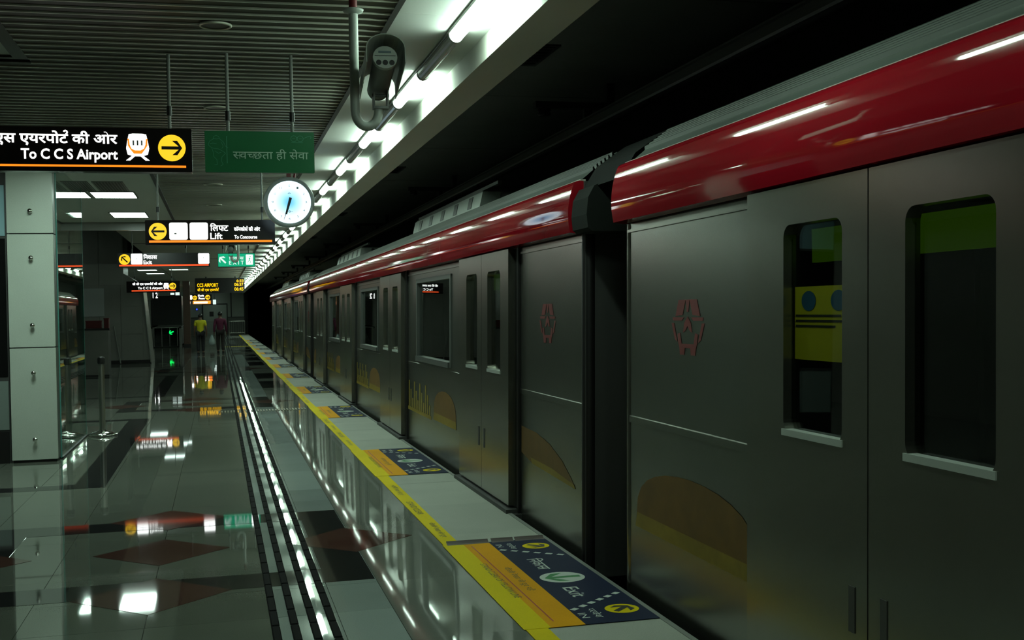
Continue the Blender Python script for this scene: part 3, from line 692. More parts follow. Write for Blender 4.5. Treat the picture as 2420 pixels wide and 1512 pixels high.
# ================================================================ STAIRS, DESK, ESCALATOR
t = thing('stair_enclosure', 'dark stone side of the staircase rising through the ceiling opening', 'staircase', (0, 39.5, 0))
poly = [(-4.4,0),(-2.14,0),(-2.38,2.56),(-2.95,2.92),(-2.95,4.55),(-4.4,4.55)]
obj('wall_block', MB().prism(poly, 'y', .03, 2.1), stair_st, t)
cols = [-4.38, -3.70, -3.05, -2.38]
for i in range(3):
    for j, (z0, z1) in enumerate(((.12, .95), (.96, 1.85), (1.86, 2.54))):
        xr = min(cols[i+1], -2.16-0.094*z1) if i == 2 else cols[i+1]
        obj('stone_panel', MB().box(cols[i]+.004, (xr if i == 2 else cols[i+1])-.004, 0, .03, z0, z1), stair_st, t)
for i, (a, b) in enumerate(((-4.38, -3.7), (-3.7, -2.97))): obj('stone_panel', MB().box(a+.004, b-.004, 0, .03, 2.56, 4.5), stair_st, t)
obj('skirting', MB().box(-4.4, -2.14, -.01, .03, 0, .12), blackp, t)
obj('steel_trim', MB().tube([(-2.15,-.02,.03),(-2.37,-.02,2.45)], .022, 8), grey, t)
obj('steel_trim', MB().tube([(-3.09,-.02,.02),(-3.27,-.02,1.22)], .020, 8), grey, t)
obj('notice_panel', MB().box(-4.25, -3.55, -.025, 0, 1.55, 2.45), mat('grey_notice', (.33,.35,.34), .5), t)
t = thing('counter', 'dark waist-high counter standing beyond the glass screen', 'counter', (-3.05, 31.5, 0))
obj('front', MB().box(-.4, .3, 0, .03, .05, 1.2), stair_st, t); obj('carcass', MB().box(-.4, .3, .03, .6, 0, 1.2), dkgrey, t); obj('top', MB().box(-.43, .33, -.03, .63, 1.2, 1.245), blackp, t)
redbox = mat('dark_red_box', (.10,.006,.006), .5)
for x0, x1, h, lab in ((-3.3, -2.92, .2, 'wide dark red box lying on the counter'), (-2.86, -2.74, .26, 'narrow dark red box standing on the counter end')):
    b = thing('storage_box', lab, 'box', ((x0+x1)/2, 31.7, 1.245)); hw = (x1-x0)/2
    obj('box_body', MB().cbox(-hw, hw, -.12, .12, 0, h-.03, .01), redbox, b); obj('lid', MB().cbox(-hw-.008, hw+.008, -.128, .128, h-.03, h, .01), redbox, b)
t = thing('escalator', 'dark escalator mouth with railings and a green arrow light', 'escalator', (-2.4, 58, 0))
obj('hood', MB().box(-.75, .65, 1.5, 6, 1.05, 2.5), blackp, t)
obj('pit', MB().box(-.75, .65, .4, 6, .01, .1), dkgrey, t)
for x in (-.72, .62):
    obj('balustrade', MB().box(x-.03, x+.03, .2, 6, .02, .92), dkgrey, t)
    obj('handrail', MB().tube([(x,.1,.55),(x,.12,.8),(x,.3,.96),(x,6,1.0)], .035, 8), blackp, t)
    obj('newel', MB().box(x-.06, x+.06, .0, .3, 0, .9), stair_st, t)
for k in range(9): obj('step', MB().box(-.66, .56, .5+.4*k, .9+.4*k, .1, .1+.1*k), dkgrey, t)
obj('side_cladding', MB().box(-1.0, -.78, 0, 6, 0, 2.3), stair_st, t)
for k in range(4): obj('rail_bar', MB().tube([(-.6+.36*k, .02, .05),(-.6+.36*k, .02, .95)], .018, 8), steel, t)
obj('rail_bar', MB().tube([(-.66,.02,.95),(.56,.02,.95)], .02, 8), steel, t)
plate('arrow_light', [arrow(.2, .72, .22, 200, .25, .6)], glow('green_arrow_light', (.0,1.0,.12), 1.6), t, off=.03)
t = thing('pillar', 'far narrow stone pillar to the right of the escalator mouth', 'pillar', (-1.5, 59.5, 0))
obj('shaft', MB().cbox(-.17, .17, -.2, .2, .1, CZ-.01, .015), mat('brown_polished_stone', (.16,.10,.08), .12), t); obj('plinth', MB().box(-.18, .18, -.21, .21, 0, .1), blackp, t)
# barriers before the end wall
def barrier(x0, x1, y, lab):
    t = thing('barrier_rail', lab, 'barrier', (0, y, 0))
    for x in (x0, x1): obj('post', MB().tube([(x,0,0),(x,0,1.0)], .03, 8), steel, t)
    obj('top_rail', MB().tube([(x0,0,1.0),(x1,0,1.0)], .03, 8), steel, t); obj('lower_rail', MB().tube([(x0,0,.15),(x1,0,.15)], .02, 8), steel, t)
    n = int((x1-x0)/.14)
    for k in range(1, n): x = x0+(x1-x0)*k/n; obj('baluster', MB().tube([(x,0,.15),(x,0,1.0)], .012, 6), steel, t)
barrier(-0.95, 0.1, 88.2, 'steel railing standing in front of the pale end door')
barrier(0.75, 1.85, 87.4, 'steel railing closing the platform end beside the track')
t = thing('status_lamp', 'small blue status lamp fixed on the end wall', 'lamp', (-1.54, 89.41, 1.93))
obj('lamp_case', MB().box(-.08, .08, 0, .06, -.08, .08), grey, t); obj('lens', MB().lathe([(.06,-.03),(.06,0)], n=16, axis='y'), glow('blue_lamp', (.02,.05,1.0), 2.5), t)

# ================================================================ BOARDING STICKERS ON THE FLOOR
def sticker(yc, detail):
    t = thing('floor_marking', 'navy and orange boarding sticker with exit disc on the platform edge', 'floor marking', (0, yc, .0045), group='boarding stickers at the platform edge')
    H = 1.055
    obj('yellow_panel', MB().box(1.39, 1.525, -H, H, -.0006, .001), yellow, t)
    obj('orange_panel', MB().box(1.525, 1.70, -H, H, -.0006, .001), orange, t)
    obj('navy_panel', MB().box(1.70, 2.085, -H, H, -.0006, .001), navy, t)
    o1, o2 = .0018, .0026
    plate('exit_disc', [disc(.07, 1.875, .13)], white_p, t, 'floor', o1); plate('exit_arrow', [arrow(.07, 1.875, .21, -90, .2, .6)], green_p, t, 'floor', o2)
    for s in (-1, 1):
        plate('boarding_disc', [disc(s*.83, 1.965, .088)], yellow, t, 'floor', o1); plate('boarding_arrow', [arrow(s*.83, 1.965, .13, 90+s*45, .24, .6)], dark_p, t, 'floor', o2)
        dl = []
        for k in range(6):
            q = (k+.15)/6; q2 = (k+.7)/6
            a = (s*(.79-.30*q), 1.705+.37*q); b = (s*(.79-.30*q2), 1.705+.37*q2); dl += stroke([a, b], .032)
        plate('dashed_line', dl, white_p, t, 'floor', o1)
        if detail:
            text('प~रवेश', s*.87-.09, 1.79, s*.87+.09, 1.84, white_p, t, 'floor', o1); text('IN', s*.9-.045, 1.72, s*.9+.045, 1.76, white_p, t, 'floor', o1)
    text('िनकास', -.46, 1.80, -.16, 1.90, white_p, t, 'floor', o1, .008); text('Exit', .31, 1.80, .53, 1.885, white_p, t, 'floor', o1, .008)
    plate('red_rule', [rect(-H+.1, 1.562, H-.1, 1.57)], red_p, t, 'floor', o1)
    if detail:
        text('पीली रेखा से दूर रहें', -.28, 1.60, .32, 1.655, dkyel_p, t, 'floor', o1); text('STAND CLEAR OF YELLOW LINE', -.42, 1.50, .45, 1.54, dkyel_p, t, 'floor', o1)
        if detail == 2:
            cr_ = mat('curled_sticker_edge', (.10,.075,.07), .4)
            for xa, xb in ((1.42, 1.70), (1.72, 1.87), (1.88, 2.08)):
                obj('peeling_edge', MB().sheet([(H-.03,.001),(H-.005,.004),(H+.012,.012),(H+.02,.02)], 'x', xa, xb), cr_, t)
    return t
for k, s in enumerate(STK): sticker(s, 2 if k == 1 else (1 if 0 < k < 5 else 0))

# ================================================================ TRAIN
LEAN = 0.020
XS = 2.20; CW = 2.90                       # platform-side wall, car width
def lean(v):                               # tumblehome of the car sides
    x, y, z = v; c = XS + CW/2
    return (x + (LEAN*(z-1.0) if x < c else -LEAN*(z-1.0)), y, z)
HL = 10.62                                 # half length of a car
DOORS = (-8.04, -2.68, 2.68, 8.04); BAYS = (-5.36, 0.0, 5.36)
def make_car():
    t = thing('metro_car', '', 'train car')
    cut = sorted([-HL, HL] + [b+s*1.0 for b in BAYS for s in (-1, 1)])
    # side walls with window openings
    for side, (xa, xb) in ((0, (XS, XS+.06)), (1, (XS+CW-.06, XS+CW))):
        mb = MB().box(xa, xb, -HL, HL, 1.95, 2.10)
        ends = [-HL] + [d+s*.78 for d in DOORS for s in (-1, 1)] + [HL]
        for i in range(0, 10, 2):
            a, b = ends[i], ends[i+1]; lp = MB().box(xa, xb, a, b, -.14, .925)
            if 0 < i < 8:
                c = (a+b)/2; mb.box(xa, xb, a, c-1.0, .93, 1.95).box(xa, xb, c+1.0, b, .93, 1.95).box(xa, xb, c-1.0, c+1.0, .93, .985).box(xa, xb, c-1.0, c+1.0, 1.885, 1.95)
            else: mb.box(xa, xb, a, b, .93, 1.95)
            obj('lower_side_panel', lp, body_m, t, fn=lean)
        for d in DOORS: mb.box(xa, xb, d-.78, d+.78, -.14, .02)
        obj('side_wall', mb, body_m, t, fn=lean)
        if side:
            for d in DOORS: obj('far_door', MB().box(xa, xb, d-.78, d+.78, .02, 1.95), dkgrey, t, fn=lean)
        if side == 0:
            segs = [(-HL, -9.0), (-7.08, -3.64), (-1.72, 1.72), (3.64, 7.08), (9.0, HL)]
            for a, b in segs:
                obj('waist_rail', MB().prism([(xa+.002,.905),(xa-.006,.908),(xa-.006,.942),(xa+.002,.948)], 'y', a, b), body_m, t, fn=lean)
                obj('top_rail', MB().box(xa-.01, xa, a, b, 1.955, 1.97), door_m, t, fn=lean)
        for b in BAYS:
            o = obj('window_frame', MB().box(xa-.012, xb, b-1.02, b-.965, .975, 1.90).box(xa-.012, xb, b+.965, b+1.02, .975, 1.90).box(xa-.012, xb, b-.965, b+.965, 1.855, 1.90)
                    .box(xa-.03, xb, b-.965, b+.965, .975, 1.03), mat('window_frame_grey', (.085,.09,.085), .4), t, fn=lean)
            obj('window_pane', MB().box(xa+.02, xa+.026, b-.965, b+.965, 1.03, 1.855), carglass, o, fn=lean)
    def fillets(mb, x0, x1, a, b, z0, z1, r):
        for cy, cz, sy, sz in ((a, z0, 1, 1), (b, z0, -1, 1), (a, z1, 1, -1), (b, z1, -1, -1)):
            arc = [(cy+sy*(r-r*math.sin(math.radians(q))), cz+sz*(r-r*math.cos(math.radians(q)))) for q in range(0, 91, 15)]
            mb.prism([(cy, cz)] + arc, 'x', x0, x1)
        return mb
    # doors: two proud sliding leaves each
    for dc in DOORS:
        for s in (-1, 1):
            a, b = (dc-.93, dc-.004) if s < 0 else (dc+.004, dc+.93); wa, wb = (a+.26, b-.216) if s < 0 else (a+.166, b-.32)
            x0, x1 = XS-.075, XS-.02
            lf = obj('door_leaf', fillets(MB(), x0, x1, wa, wb, 1.045, 1.85, .05).box(x0, x1, a, wa, .05, 2.0).box(x0, x1, wb, b, .05, 2.0).box(x0, x1, wa, wb, .05, 1.045).box(x0, x1, wa, wb, 1.85, 2.0), door_m, t, fn=lean)
            obj('door_pane', MB().box(x1-.02, x1-.014, wa, wb, 1.045, 1.85), carglass, lf, fn=lean)
            obj('window_sill', MB().box(x0-.006, x0+.035, wa-.005, wb+.005, 1.035, 1.06), mat('pale_sill', (.40,.43,.40), .4), lf, fn=lean)
            obj('edge_seal', MB().box(x0+.004, x1, (b-.001) if s < 0 else (a-.006), (b+.006) if s < 0 else (a+.001), .05, 2.0), blackp, lf, fn=lean)
            obj('handle_recess', MB().box(x0-.003, x0, dc+s*.10-.02, dc+s*.10+.02, .40, .56), dkgrey, lf, fn=lean)
        obj('door_reveal', MB().box(XS-.02, XS-.001, dc-1.02, dc-.79, .0, 2.04).box(XS-.02, XS-.001, dc+.79, dc+1.02, .0, 2.04).box(XS-.02, XS-.001, dc-.79, dc+.79, 1.96, 2.04), blackp, t, fn=lean)
        obj('door_step', MB().box(XS-.095, XS, dc-1.05, dc+1.05, -.04, .0).box(XS-.11, XS-.02, dc-1.0, dc+1.0, .0, .03), dkgrey, t, fn=lean)
        obj('door_lamp', MB().cbox(XS-.088, XS-.07, dc-.035, dc+.035, 2.07, 2.14, .01, axis='x'), mat('pale_lamp_lens', (.42,.22,.22), .3), t, fn=lean)
        # inside: line map over the door
        obj('route_map', MB().box(XS+.14, XS+.16, dc-.75, dc+.75, 1.71, 1.845), glow('dim_green_map', (.10,.26,.0), .13), t)
    # red fascia, rounded over
    sm = []
    for k in range(19):
        a = math.radians(-12 + 2*k); sm.append((2.12+.5*(1-math.cos(a)), 2.012+.5*(math.sin(a)+math.sin(math.radians(12)))))
    sm += [(2.178,2.332),(2.20,2.337),(2.225,2.336)]
    fb = MB().sheet(sm, 'y', -HL, HL, smooth=True); fb.sheet([(2.19,2.004), sm[0]], 'y', -HL, HL)
    for y in (-HL, HL): fb.add([(a, y, b) for a, b in sm] + [(2.25, y, 2.0)], [tuple(range(len(sm)+1))])
    fa = obj('red_fascia', fb, red_m, t)
    for y in (-6.3, -5.6, 1.0, 1.6, 6.6, 7.2): obj('fascia_joint', MB().sheet([(x-.0012, z) for x, z in sm[:19]], 'y', y, y+.006), dkgrey, fa)
    # roof with corrugation
    line = [(2.225,2.330),(2.232,2.350),(2.30,2.405)]
    for k in range(6):
        x, z = 2.305+.026*k, 2.41+.0185*k
        line += [(x,z),(x-.002,z+.018),(x+.006,z+.024),(x+.012,z+.010),(x+.02,z+.004)]
    line += [(2.47,2.525),(2.60,2.55),(3.0,2.60),(3.65,2.62)]
    full = line + [(7.30-a, b) for a, b in line[::-1]]
    obj('roof_skin', MB().sheet(full, 'y', -HL+.05, HL-.05), roof_m, t)
    obj('fascia_far_side', MB().box(5.09, 5.17, -HL, HL, 2.0, 2.33), red_m, t)
    obj('gutter', MB().box(2.205, 2.24, -HL, HL, 2.334, 2.345), mat('pale_gutter', (.42,.40,.34), .4), t)
    # roof units
    for a, b in ((-6.5, -2.5), (3.4, 7.5)):
        ru = obj('roof_unit', MB().prism([(2.475,2.50),(2.52,2.69),(4.78,2.69),(4.825,2.50)], 'y', a, b), mat('roof_unit_paint', (.38,.42,.38), .5), t)
        for k in range(5):
            y = a+.5+(b-a-1.0)*k/4
            obj('vent_slot', MB().prism([(2.4835,2.56),(2.5105,2.675),(2.53,2.675),(2.505,2.56)], 'y', y-.09, y+.09), blackp, ru)
        for k in range(4): obj('condenser_fan', MB().lathe([(.32,2.69),(.32,2.745),(.26,2.75),(0,2.745)], (2.92, a+.6+.95*k, 0), 18), dkgrey, ru)
        obj('unit_lid', MB().box(2.53, 4.77, a+.06, b-.06, 2.69, 2.705).box(2.60, 2.64, a-.3, b+.2, 2.735, 2.765), roof_m, ru)
        obj('refrigerant_pipe', MB().tube([(2.75,a-.6,2.52),(2.75,a-.3,2.60),(2.72,a+.05,2.66)], .03, 8).tube([(2.8,a-.5,2.55),(2.8,a,2.60)], .05, 8), dkgrey, ru)
    # ends
    for s in (-1, 1):
        ew = obj('end_wall', MB().box(2.20, 2.85, s*HL-.03, s*HL+.03, -.14, 2.33).box(4.45, 5.10, s*HL-.03, s*HL+.03, -.14, 2.33).box(2.85, 4.45, s*HL-.03, s*HL+.03, 2.05, 2.33), dkgrey, t, fn=lean)
        obj('corner_post', MB().lathe([(.045,-.12),(.045,2.0)], (2.235, s*(HL-.005), 0), 14), door_m if s > 0 else blackp, t, fn=lean)
    # underframe
    obj('underframe', MB().box(2.32, 4.98, -HL+.1, HL-.1, -.55, -.14), blackp, t)
    # interior
    inn = mat('car_interior_panel', (.30,.31,.29), .6)
    obj('saloon_floor', MB().box(2.27, 5.03, -HL, HL, .0, .03), dkgrey, t)
    obj('saloon_ceiling', MB().box(2.30, 5.0, -HL, HL, 2.06, 2.09), inn, t)
    seat = mat('olive_seat', (.24,.24,.06), .5)
    for b in BAYS:
        for sx in (0, 1):
            x0, x1 = (2.27, 2.70) if sx == 0 else (4.60, 5.03)
            xb0, xb1 = (2.27, 2.33) if sx == 0 else (4.97, 5.03)
            st = obj('bench_seat', MB().cbox(x0, x1, b-1.35, b+1.35, .40, .47, .02, axis='y').cbox(xb0, xb1, b-1.35, b+1.35, .47, .90, .02, axis='y'), seat, t)
            obj('bench_leg', MB().box(x0+.05, x1-.08, b-1.2, b+1.2, .03, .40), dkgrey, st)
        for y in (b-1.4, b+1.4): obj('grab_pole', MB().tube([(2.75,y,.03),(2.75,y,1.7),(2.85,y,2.06)], .017, 8), chrome, t)
        obj('grab_rail', MB().tube([(2.75,b-1.4,1.75),(2.75,b+1.4,1.75)], .017, 8), chrome, t)
    # emblem near each end, murals along the skirt
    em = mat('emblem_red', (.19,.022,.022), .5)
    mur = mat('mural_brown', (.15,.075,.010), .5, speck=.5, broad=.6, scale=9); my = mat('mural_yellow', (.24,.17,.012), .5, speck=.5, broad=.5, scale=14)
    for yc in (-9.8, 9.8-.02):
        S = lambda pts: [(-yc + x*.205, 1.44 + z*.135) for x, z in pts]
        loops = [S([(-.55,1),(-.12,1),(-.3,.45),(-.75,.4)]), S([(.55,1),(.12,1),(.3,.45),(.75,.4)]), S([(-.12,1),(.12,1),(.05,.55),(-.05,.55)]),
                 S([(-.92,.36),(-.22,.36),(-.35,.24),(-.9,.24)]), S([(.92,.36),(.22,.36),(.35,.24),(.9,.24)]),
                 S([(0,.40),(.2,.15),(.28,-.2),(.12,-.12),(0,.05),(-.12,-.12),(-.28,-.2),(-.2,.15)]),
                 S([(-1,.15),(-.84,.15),(-.62,-.55),(-.78,-.45)]), S([(1,.15),(.84,.15),(.62,-.55),(.78,-.45)]),
                 S([(-.62,-.25),(-.45,-.2),(-.36,-.6),(-.56,-.62)]), S([(.62,-.25),(.45,-.2),(.36,-.6),(.56,-.62)]),
                 S([(-.56,-.6),(.56,-.6),(.5,-.75),(-.5,-.75)]), S([(-.5,-.74),(-.16,-.74),(-.2,-1),(-.46,-1)]), S([(.5,-.74),(.16,-.74),(.2,-1),(.46,-1)])]
        plate('emblem', loops, em, t, 'side', -(XS-.002), fn=lean)
    def dome(c, w, z0, z1, name='mural_decal'):
        n = 14; pts = [(-c+w*math.cos(math.pi*k/n), z0+(z1-z0)*(math.sin(math.pi*k/n)**.6)) for k in range(n+1)]
        return plate(name, [pts], mur, t, 'side', -(XS-.002), fn=lean)
    for c, w, zb, zt in ((9.75, .74, .38, .70), (-6.0, .60, .42, .72), (-.6, .6, .42, .72), (4.6, .6, .42, .72)):
        dome(c, w, zb, zt)
        plate('mural_base', [[(-c-w*1.02, zb-.03), (-c+w*1.02, zb-.03), (-c+w*.98, zb+.045), (-c-w*.98, zb+.05)]], my, t, 'side', -(XS-.003), fn=lean)
    plate('mural_decal', [[(9.09,.47),(9.4,.42),(10.45,.385),(10.36,.44),(10.15,.53),(9.85,.61),(9.5,.655),(9.09,.667)]], mur, t, 'side', -(XS-.002), fn=lean)
    plate('mural_base', [[(9.4,.42),(10.45,.385),(10.42,.41),(9.9,.45),(9.35,.46)]], my, t, 'side', -(XS-.003), fn=lean)
    for b in BAYS:
        cols_ = []
        for k in range(12):
            y = b+.2+k*.125; cols_.append(rect(-y-.035, .40, -y+.035, .52+.10*((k*7) % 3)))
        plate('mural_arcade', cols_, my, t, 'side', -(XS-.002), fn=lean)
        plate('mural_base', [rect(-(b+1.7), .37, -(b+.1), .41)], my, t, 'side', -(XS-.002), fn=lean)
    return t
carA = make_car(); index_kids()
cars = [carA, copy_tree(carA), copy_tree(carA)]
for o, y, lab in zip(cars, (-4.51, 17.55, 39.61), ('steel metro car with a yellow poster in its door window', 'middle steel metro car with red fascia, coupled behind the postered car', 'farthest steel metro car of the train, ending at the dark tunnel')):
    o.location = (0, y, 0); o['label'] = lab; o['group'] = 'metro train cars'
# poster in the near car's door
pz = XS + .015
plate('window_poster', [rect(-(4.13+4.51), 1.33, -(3.70+4.51), 1.61)], mat('yellow_poster', (.85,.68,.01), .5), cars[0], 'side', -(XS-.030), fn=lean)
plate('poster_discs', [disc(-(4.02+4.51), 1.555, .055, .038), disc(-(3.80+4.51), 1.555, .055, .038)], mat('poster_blue', (.03,.16,.34), .5), cars[0], 'side', -(XS-.0315), fn=lean)
plate('poster_lines', [rect(-(4.12+4.51), z, -(3.72+4.51)-o_, z+.008) for z, o_ in ((1.495,.06),(1.475,0),(1.455,.1))], dark_p, cars[0], 'side', -(XS-.0315), fn=lean)
# gangways
for k, yg in enumerate((6.52, 28.58)):
    t = thing('gangway', ('black bellows gangway between the postered car and the next', 'black bellows gangway between the middle car and the farthest car')[k], 'gangway', (3.65, yg, 0), group='bellows between cars')
    for j in range(7):
        y = -.315+.105*j
        obj('bellows_fold', MB().prism([(-.95,-.1),(.95,-.1),(.95,2.1),(.8,2.25),(-.8,2.25),(-.95,2.1)], 'y', y-.035, y+.035), blackp, t)
        if j < 6: obj('bellows_gap', MB().box(-.9, .9, y+.035, y+.07, -.06, 2.2), blackp, t)
    obj('roof_cover', MB().sheet([(-1.45,2.27),(-1.36,2.41),(-1.17,2.54),(-.5,2.63),(.5,2.63),(1.17,2.54),(1.36,2.41),(1.45,2.27)], 'y', -.35, .35), mat('cover_rubber', (.012,.013,.012), .85, spec=.1), t)
    for zb in (.4, 1.72): obj('tie_bar', MB().box(-1.15, -.95, -.36, .36, zb, zb+.04), dkgrey, t)
    obj('end_fairing', MB().prism([(-1.515,2.02),(-1.522,2.10),(-1.51,2.2),(-1.47,2.27),(-1.39,2.30),(-1.15,2.30),(-1.15,2.0),(-1.49,2.0)], 'y', .06, .365), mat('fairing_grey', (.016,.018,.016), .85, spec=.1), t)

# ---- overhead conductor rail and its hangers, ceiling vents over the track
t = thing('overhead_conductor', 'overhead aluminium conductor rail running above the train roof', 'power rail', (3.65, 0, 3.34))
obj('rail_profile', MB().prism([(-.035,.11),(.035,.11),(.035,.095),(.008,.09),(.012,.02),(.006,0),(-.006,0),(-.012,.02),(-.008,.09),(-.035,.095)], 'y', -7, 100), mat('dull_aluminium', (.20,.20,.18), .5, metal=.5), t)
for k in range(9):
    y = 11.2+8*k-8
    obj('hanger_arm', MB().box(-.55, .35, y-.05, y+.05, .20, .26).box(-.04, .04, y-.03, y+.03, .11, .2).box(.2, .28, y-.04, y+.04, .26, .459), dkgrey, t)
    obj('insulator', MB().lathe([(.05,.12),(.07,.14),(.05,.16),(.07,.18),(.05,.2)], (-.45, y, 0), 12), blackp, t)
for k, y in enumerate((10.0, 18.5, 27.0, 35.5)):
    t = thing('ceiling_vent', 'dark square vent in the track ceiling beside the beam', 'vent', (2.62, y, 3.80), group='vents over the track')
    obj('frame', MB().box(-.28, .28, -.42, .42, -.014, 0), dkgrey, t)
    for j in range(7): obj('louvre', MB().box(-.24, .24, -.38+.11*j, -.33+.11*j, -.02, -.013), blackp, t)
t = thing('cable_pipe', 'thin pipe running along the track ceiling above the conductor rail', 'pipe', (4.3, 0, 3.64))
obj('pipe_run', MB().tube([(0,-7,0),(0,100,0)], .05, 10), dkgrey, t)
for k in range(12): obj('pipe_clamp', MB().box(-.07, .07, 3+8*k, 3.06+8*k, -.06, .121), blackp, t)

# ================================================================ PEOPLE
def skin_obj(name, J, E, m, parent, sub=1, root=0):
    me = bpy.data.meshes.new(name); names = list(J); idx = {n: i for i, n in enumerate(names)}
    me.from_pydata([J[n][0] for n in names], [(idx[a], idx[b]) for a, b in E], []); me.materials.append(m)
    o = link(name, me, parent)
    md = o.modifiers.new('skin', 'SKIN'); md.use_smooth_shade = True
    for i, n in enumerate(names):
        r = J[n][1]; r = r if isinstance(r, tuple) else (r, r); me.skin_vertices[0].data[i].radius = r
        me.skin_vertices[0].data[i].use_root = (i == root)
    s = o.modifiers.new('subsurf', 'SUBSURF'); s.levels = sub; s.render_levels = sub
    return o
def person(loc, h, label, shirt, trousers, long_sleeve, stride, hold):
    t = thing('person', label, 'person', loc); t.scale = (h/1.70,)*3
    J = {'pelvis': ((0,0,.93), (.13,.10)), 'waist': ((0,-.01,1.08), (.125,.09)), 'chest': ((0,-.01,1.28), (.15,.105)), 'shoulders': ((0,-.01,1.40), (.10,.08)), 'neck': ((0,0,1.48), .052), 'skull_base': ((0,.01,1.55), .075), 'crown': ((0,.015,1.635), .082)}
    E = [('pelvis','waist'),('waist','chest'),('chest','shoulders'),('shoulders','neck'),('neck','skull_base'),('skull_base','crown')]
    for s, n in ((-1,'l'), (1,'r')):
        st = stride*s
        J['hip'+n] = ((s*.09,0,.88), .095); J['knee'+n] = ((s*.10,.06+st*.5,.50), .062); J['calf'+n] = ((s*.10,.03+st*.8,.33), .055); J['ankle'+n] = ((s*.10,st-.02,.09), .036); J['toe'+n] = ((s*.115,st+.15,.035), (.04,.028)); J['heel'+n] = ((s*.10, st-.06, .04), .03)
        E += [('pelvis','hip'+n),('hip'+n,'knee'+n),('knee'+n,'calf'+n),('calf'+n,'ankle'+n),('ankle'+n,'toe'+n),('ankle'+n,'heel'+n)]
        sw = -st*.7
        J['sh'+n] = ((s*.18,-.01,1.38), .058); J['elbow'+n] = ((s*.235,-.03+sw*.4,1.11), .043); J['wrist'+n] = ((s*.25,.05+sw,.87), .027); J['palm'+n] = ((s*.25,.06+sw,.80), (.022,.038))
        E += [('shoulders','sh'+n),('sh'+n,'elbow'+n),('elbow'+n,'wrist'+n),('wrist'+n,'palm'+n)]
        for k, (dy, L) in enumerate(((-.03,.065),(-.01,.078),(.01,.082),(.03,.07))):
            J['f%d%s' % (k, n)] = ((s*.252, .06+sw+dy, .77), .010); J['g%d%s' % (k, n)] = ((s*.235, .06+sw+dy, .77-L*.55), .009); J['h%d%s' % (k, n)] = ((s*.215, .06+sw+dy*.9, .77-L*.85), .008)
            E += [('palm'+n,'f%d%s' % (k,n)),('f%d%s' % (k,n),'g%d%s' % (k,n)),('g%d%s' % (k,n),'h%d%s' % (k,n))]
        J['t1'+n] = ((s*.245,.105+sw,.79), .011); J['t2'+n] = ((s*.235,.12+sw,.755), .009); E += [('palm'+n,'t1'+n),('t1'+n,'t2'+n)]
    body = skin_obj('body', J, E, skin, t)
    # head details: ears, nose, eyes, mouth (the face looks away along +Y)
    for s in (-1, 1): obj('ear', MB().lathe([(0,-.012),(.018,-.008),(.022,.004),(.0,.012)], (s*.082,.01,1.58), 10, 'x'), skin, body); obj('eye', MB().lathe([(0,.01),(.011,.003),(0,-.004)], (s*.03,.088,1.60), 10, 'y'), white_p, body)
    obj('nose', MB().add([(-.014,.09,1.565),(.014,.09,1.565),(0,.085,1.61),(0,.115,1.567)], [(0,1,3),(1,2,3),(2,0,3)]), skin, body); obj('mouth', MB().box(-.022,.022,.086,.094,1.535,1.542), red_p, body)
    hp = []
    for j in range(9):
        a = math.radians(-38+16*j); hp.append((max(.0005,.094*math.cos(a)), 1.628+.098*math.sin(a)))
    obj('hair', MB().lathe(hp, (0,-.012,0), 20), hair_m, body, fn=lambda v: (v[0], v[1]+.04 if v[1] > .05 and v[2] < 1.63 else v[1]*1.05, v[2]))
    # clothing
    S = {k: J[k] for k in ('pelvis','waist','chest','shoulders')}
    S = {'hem': ((0,0,.84), (.168,.125)), 'pelvis': ((0,0,.95), (.16,.12)), 'waist': ((0,-.01,1.08), (.15,.11)), 'chest': ((0,-.01,1.27), (.172,.122)), 'shoulders': ((0,-.01,1.39), (.125,.095)), 'collar': ((0,0,1.455), .066)}
    ES = [('hem','pelvis'),('pelvis','waist'),('waist','chest'),('chest','shoulders'),('shoulders','collar')]
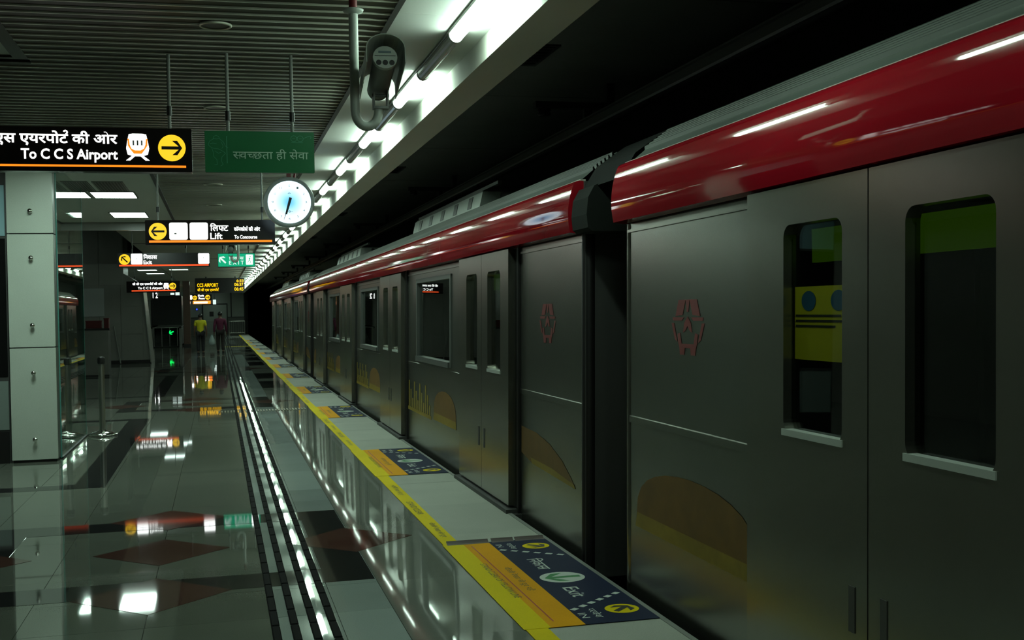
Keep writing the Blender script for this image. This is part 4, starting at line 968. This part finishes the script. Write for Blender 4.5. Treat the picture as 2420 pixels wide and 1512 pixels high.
    for n in 'lr':
        S['sh'+n] = (J['sh'+n][0], .075); ES.append(('shoulders','sh'+n))
        e = Vector(J['elbow'+n][0])
        if long_sleeve: S['el'+n] = (tuple(e), .060); wv = Vector(J['wrist'+n][0]); S['cuff'+n] = (tuple(wv), .043); ES += [('sh'+n,'el'+n),('el'+n,'cuff'+n)]
        else: mid = Vector(J['sh'+n][0]).lerp(e, .75); S['cuff'+n] = (tuple(mid), .066); ES.append(('sh'+n,'cuff'+n))
    skin_obj('shirt', S, ES, shirt, body)
    T = {'seat': ((0,-.01,.90), (.145,.118))}; ET = []
    for n in 'lr':
        for k, r in (('hip',.112),('knee',.082),('calf',.078)): T[k+n] = (J[k+n][0], r)
        a = J['ankle'+n][0]; T['hem'+n] = ((a[0], a[1], a[2]+.01), .066)
        ET += [('seat','hip'+n),('hip'+n,'knee'+n),('knee'+n,'calf'+n),('calf'+n,'hem'+n)]
    skin_obj('trousers', T, ET, trousers, body)
    for n in 'lr':
        a = J['ankle'+n][0]; q = J['toe'+n][0]
        obj('shoe', MB().cbox(a[0]-.045, a[0]+.05, a[1]-.07, q[1]+.05, .0, .075, .02), blackp, body)
    return t, J
person((-0.69, 46.9, .004), 1.56, 'person in a yellow short-sleeved shirt and dark trousers walking away', mat('yellow_shirt', (.55,.50,.01), .8), mat('black_trousers', (.012,.012,.014), .8), False, .06, None)
tp_, J = person((0.06, 47.7, .004), 1.62, 'person in a maroon long-sleeved shirt walking away with a plastic bag', mat('maroon_shirt', (.10,.012,.04), .8), mat('dark_trousers', (.02,.016,.014), .8), True, -.07, True)
pv = Vector(J['palml'][0])*(1.62/1.70) + Vector((0.06, 47.7, .004))
t = thing('plastic_bag', 'pale blue-white plastic carrier bag held by the person in maroon', 'bag', (pv.x-.09, pv.y, pv.z-.09))
bagm = mat('pale_plastic', (.42,.52,.52), .35)
obj('bag_body', MB().lathe([(.02,-.02),(.05,-.08),(.10,-.18),(.13,-.28),(.125,-.36),(.07,-.41),(0,-.42)], (0,0,.06), 14), bagm, t, fn=lambda v: (v[0]*1.0, v[1]*.6+.01*math.sin(v[2]*40), v[2]))
for s in (-1, 1): obj('bag_handle', MB().tube([(s*.04,0,-.02),(s*.03,0,.04),(0,0,.075)], .008, 6), bagm, t)
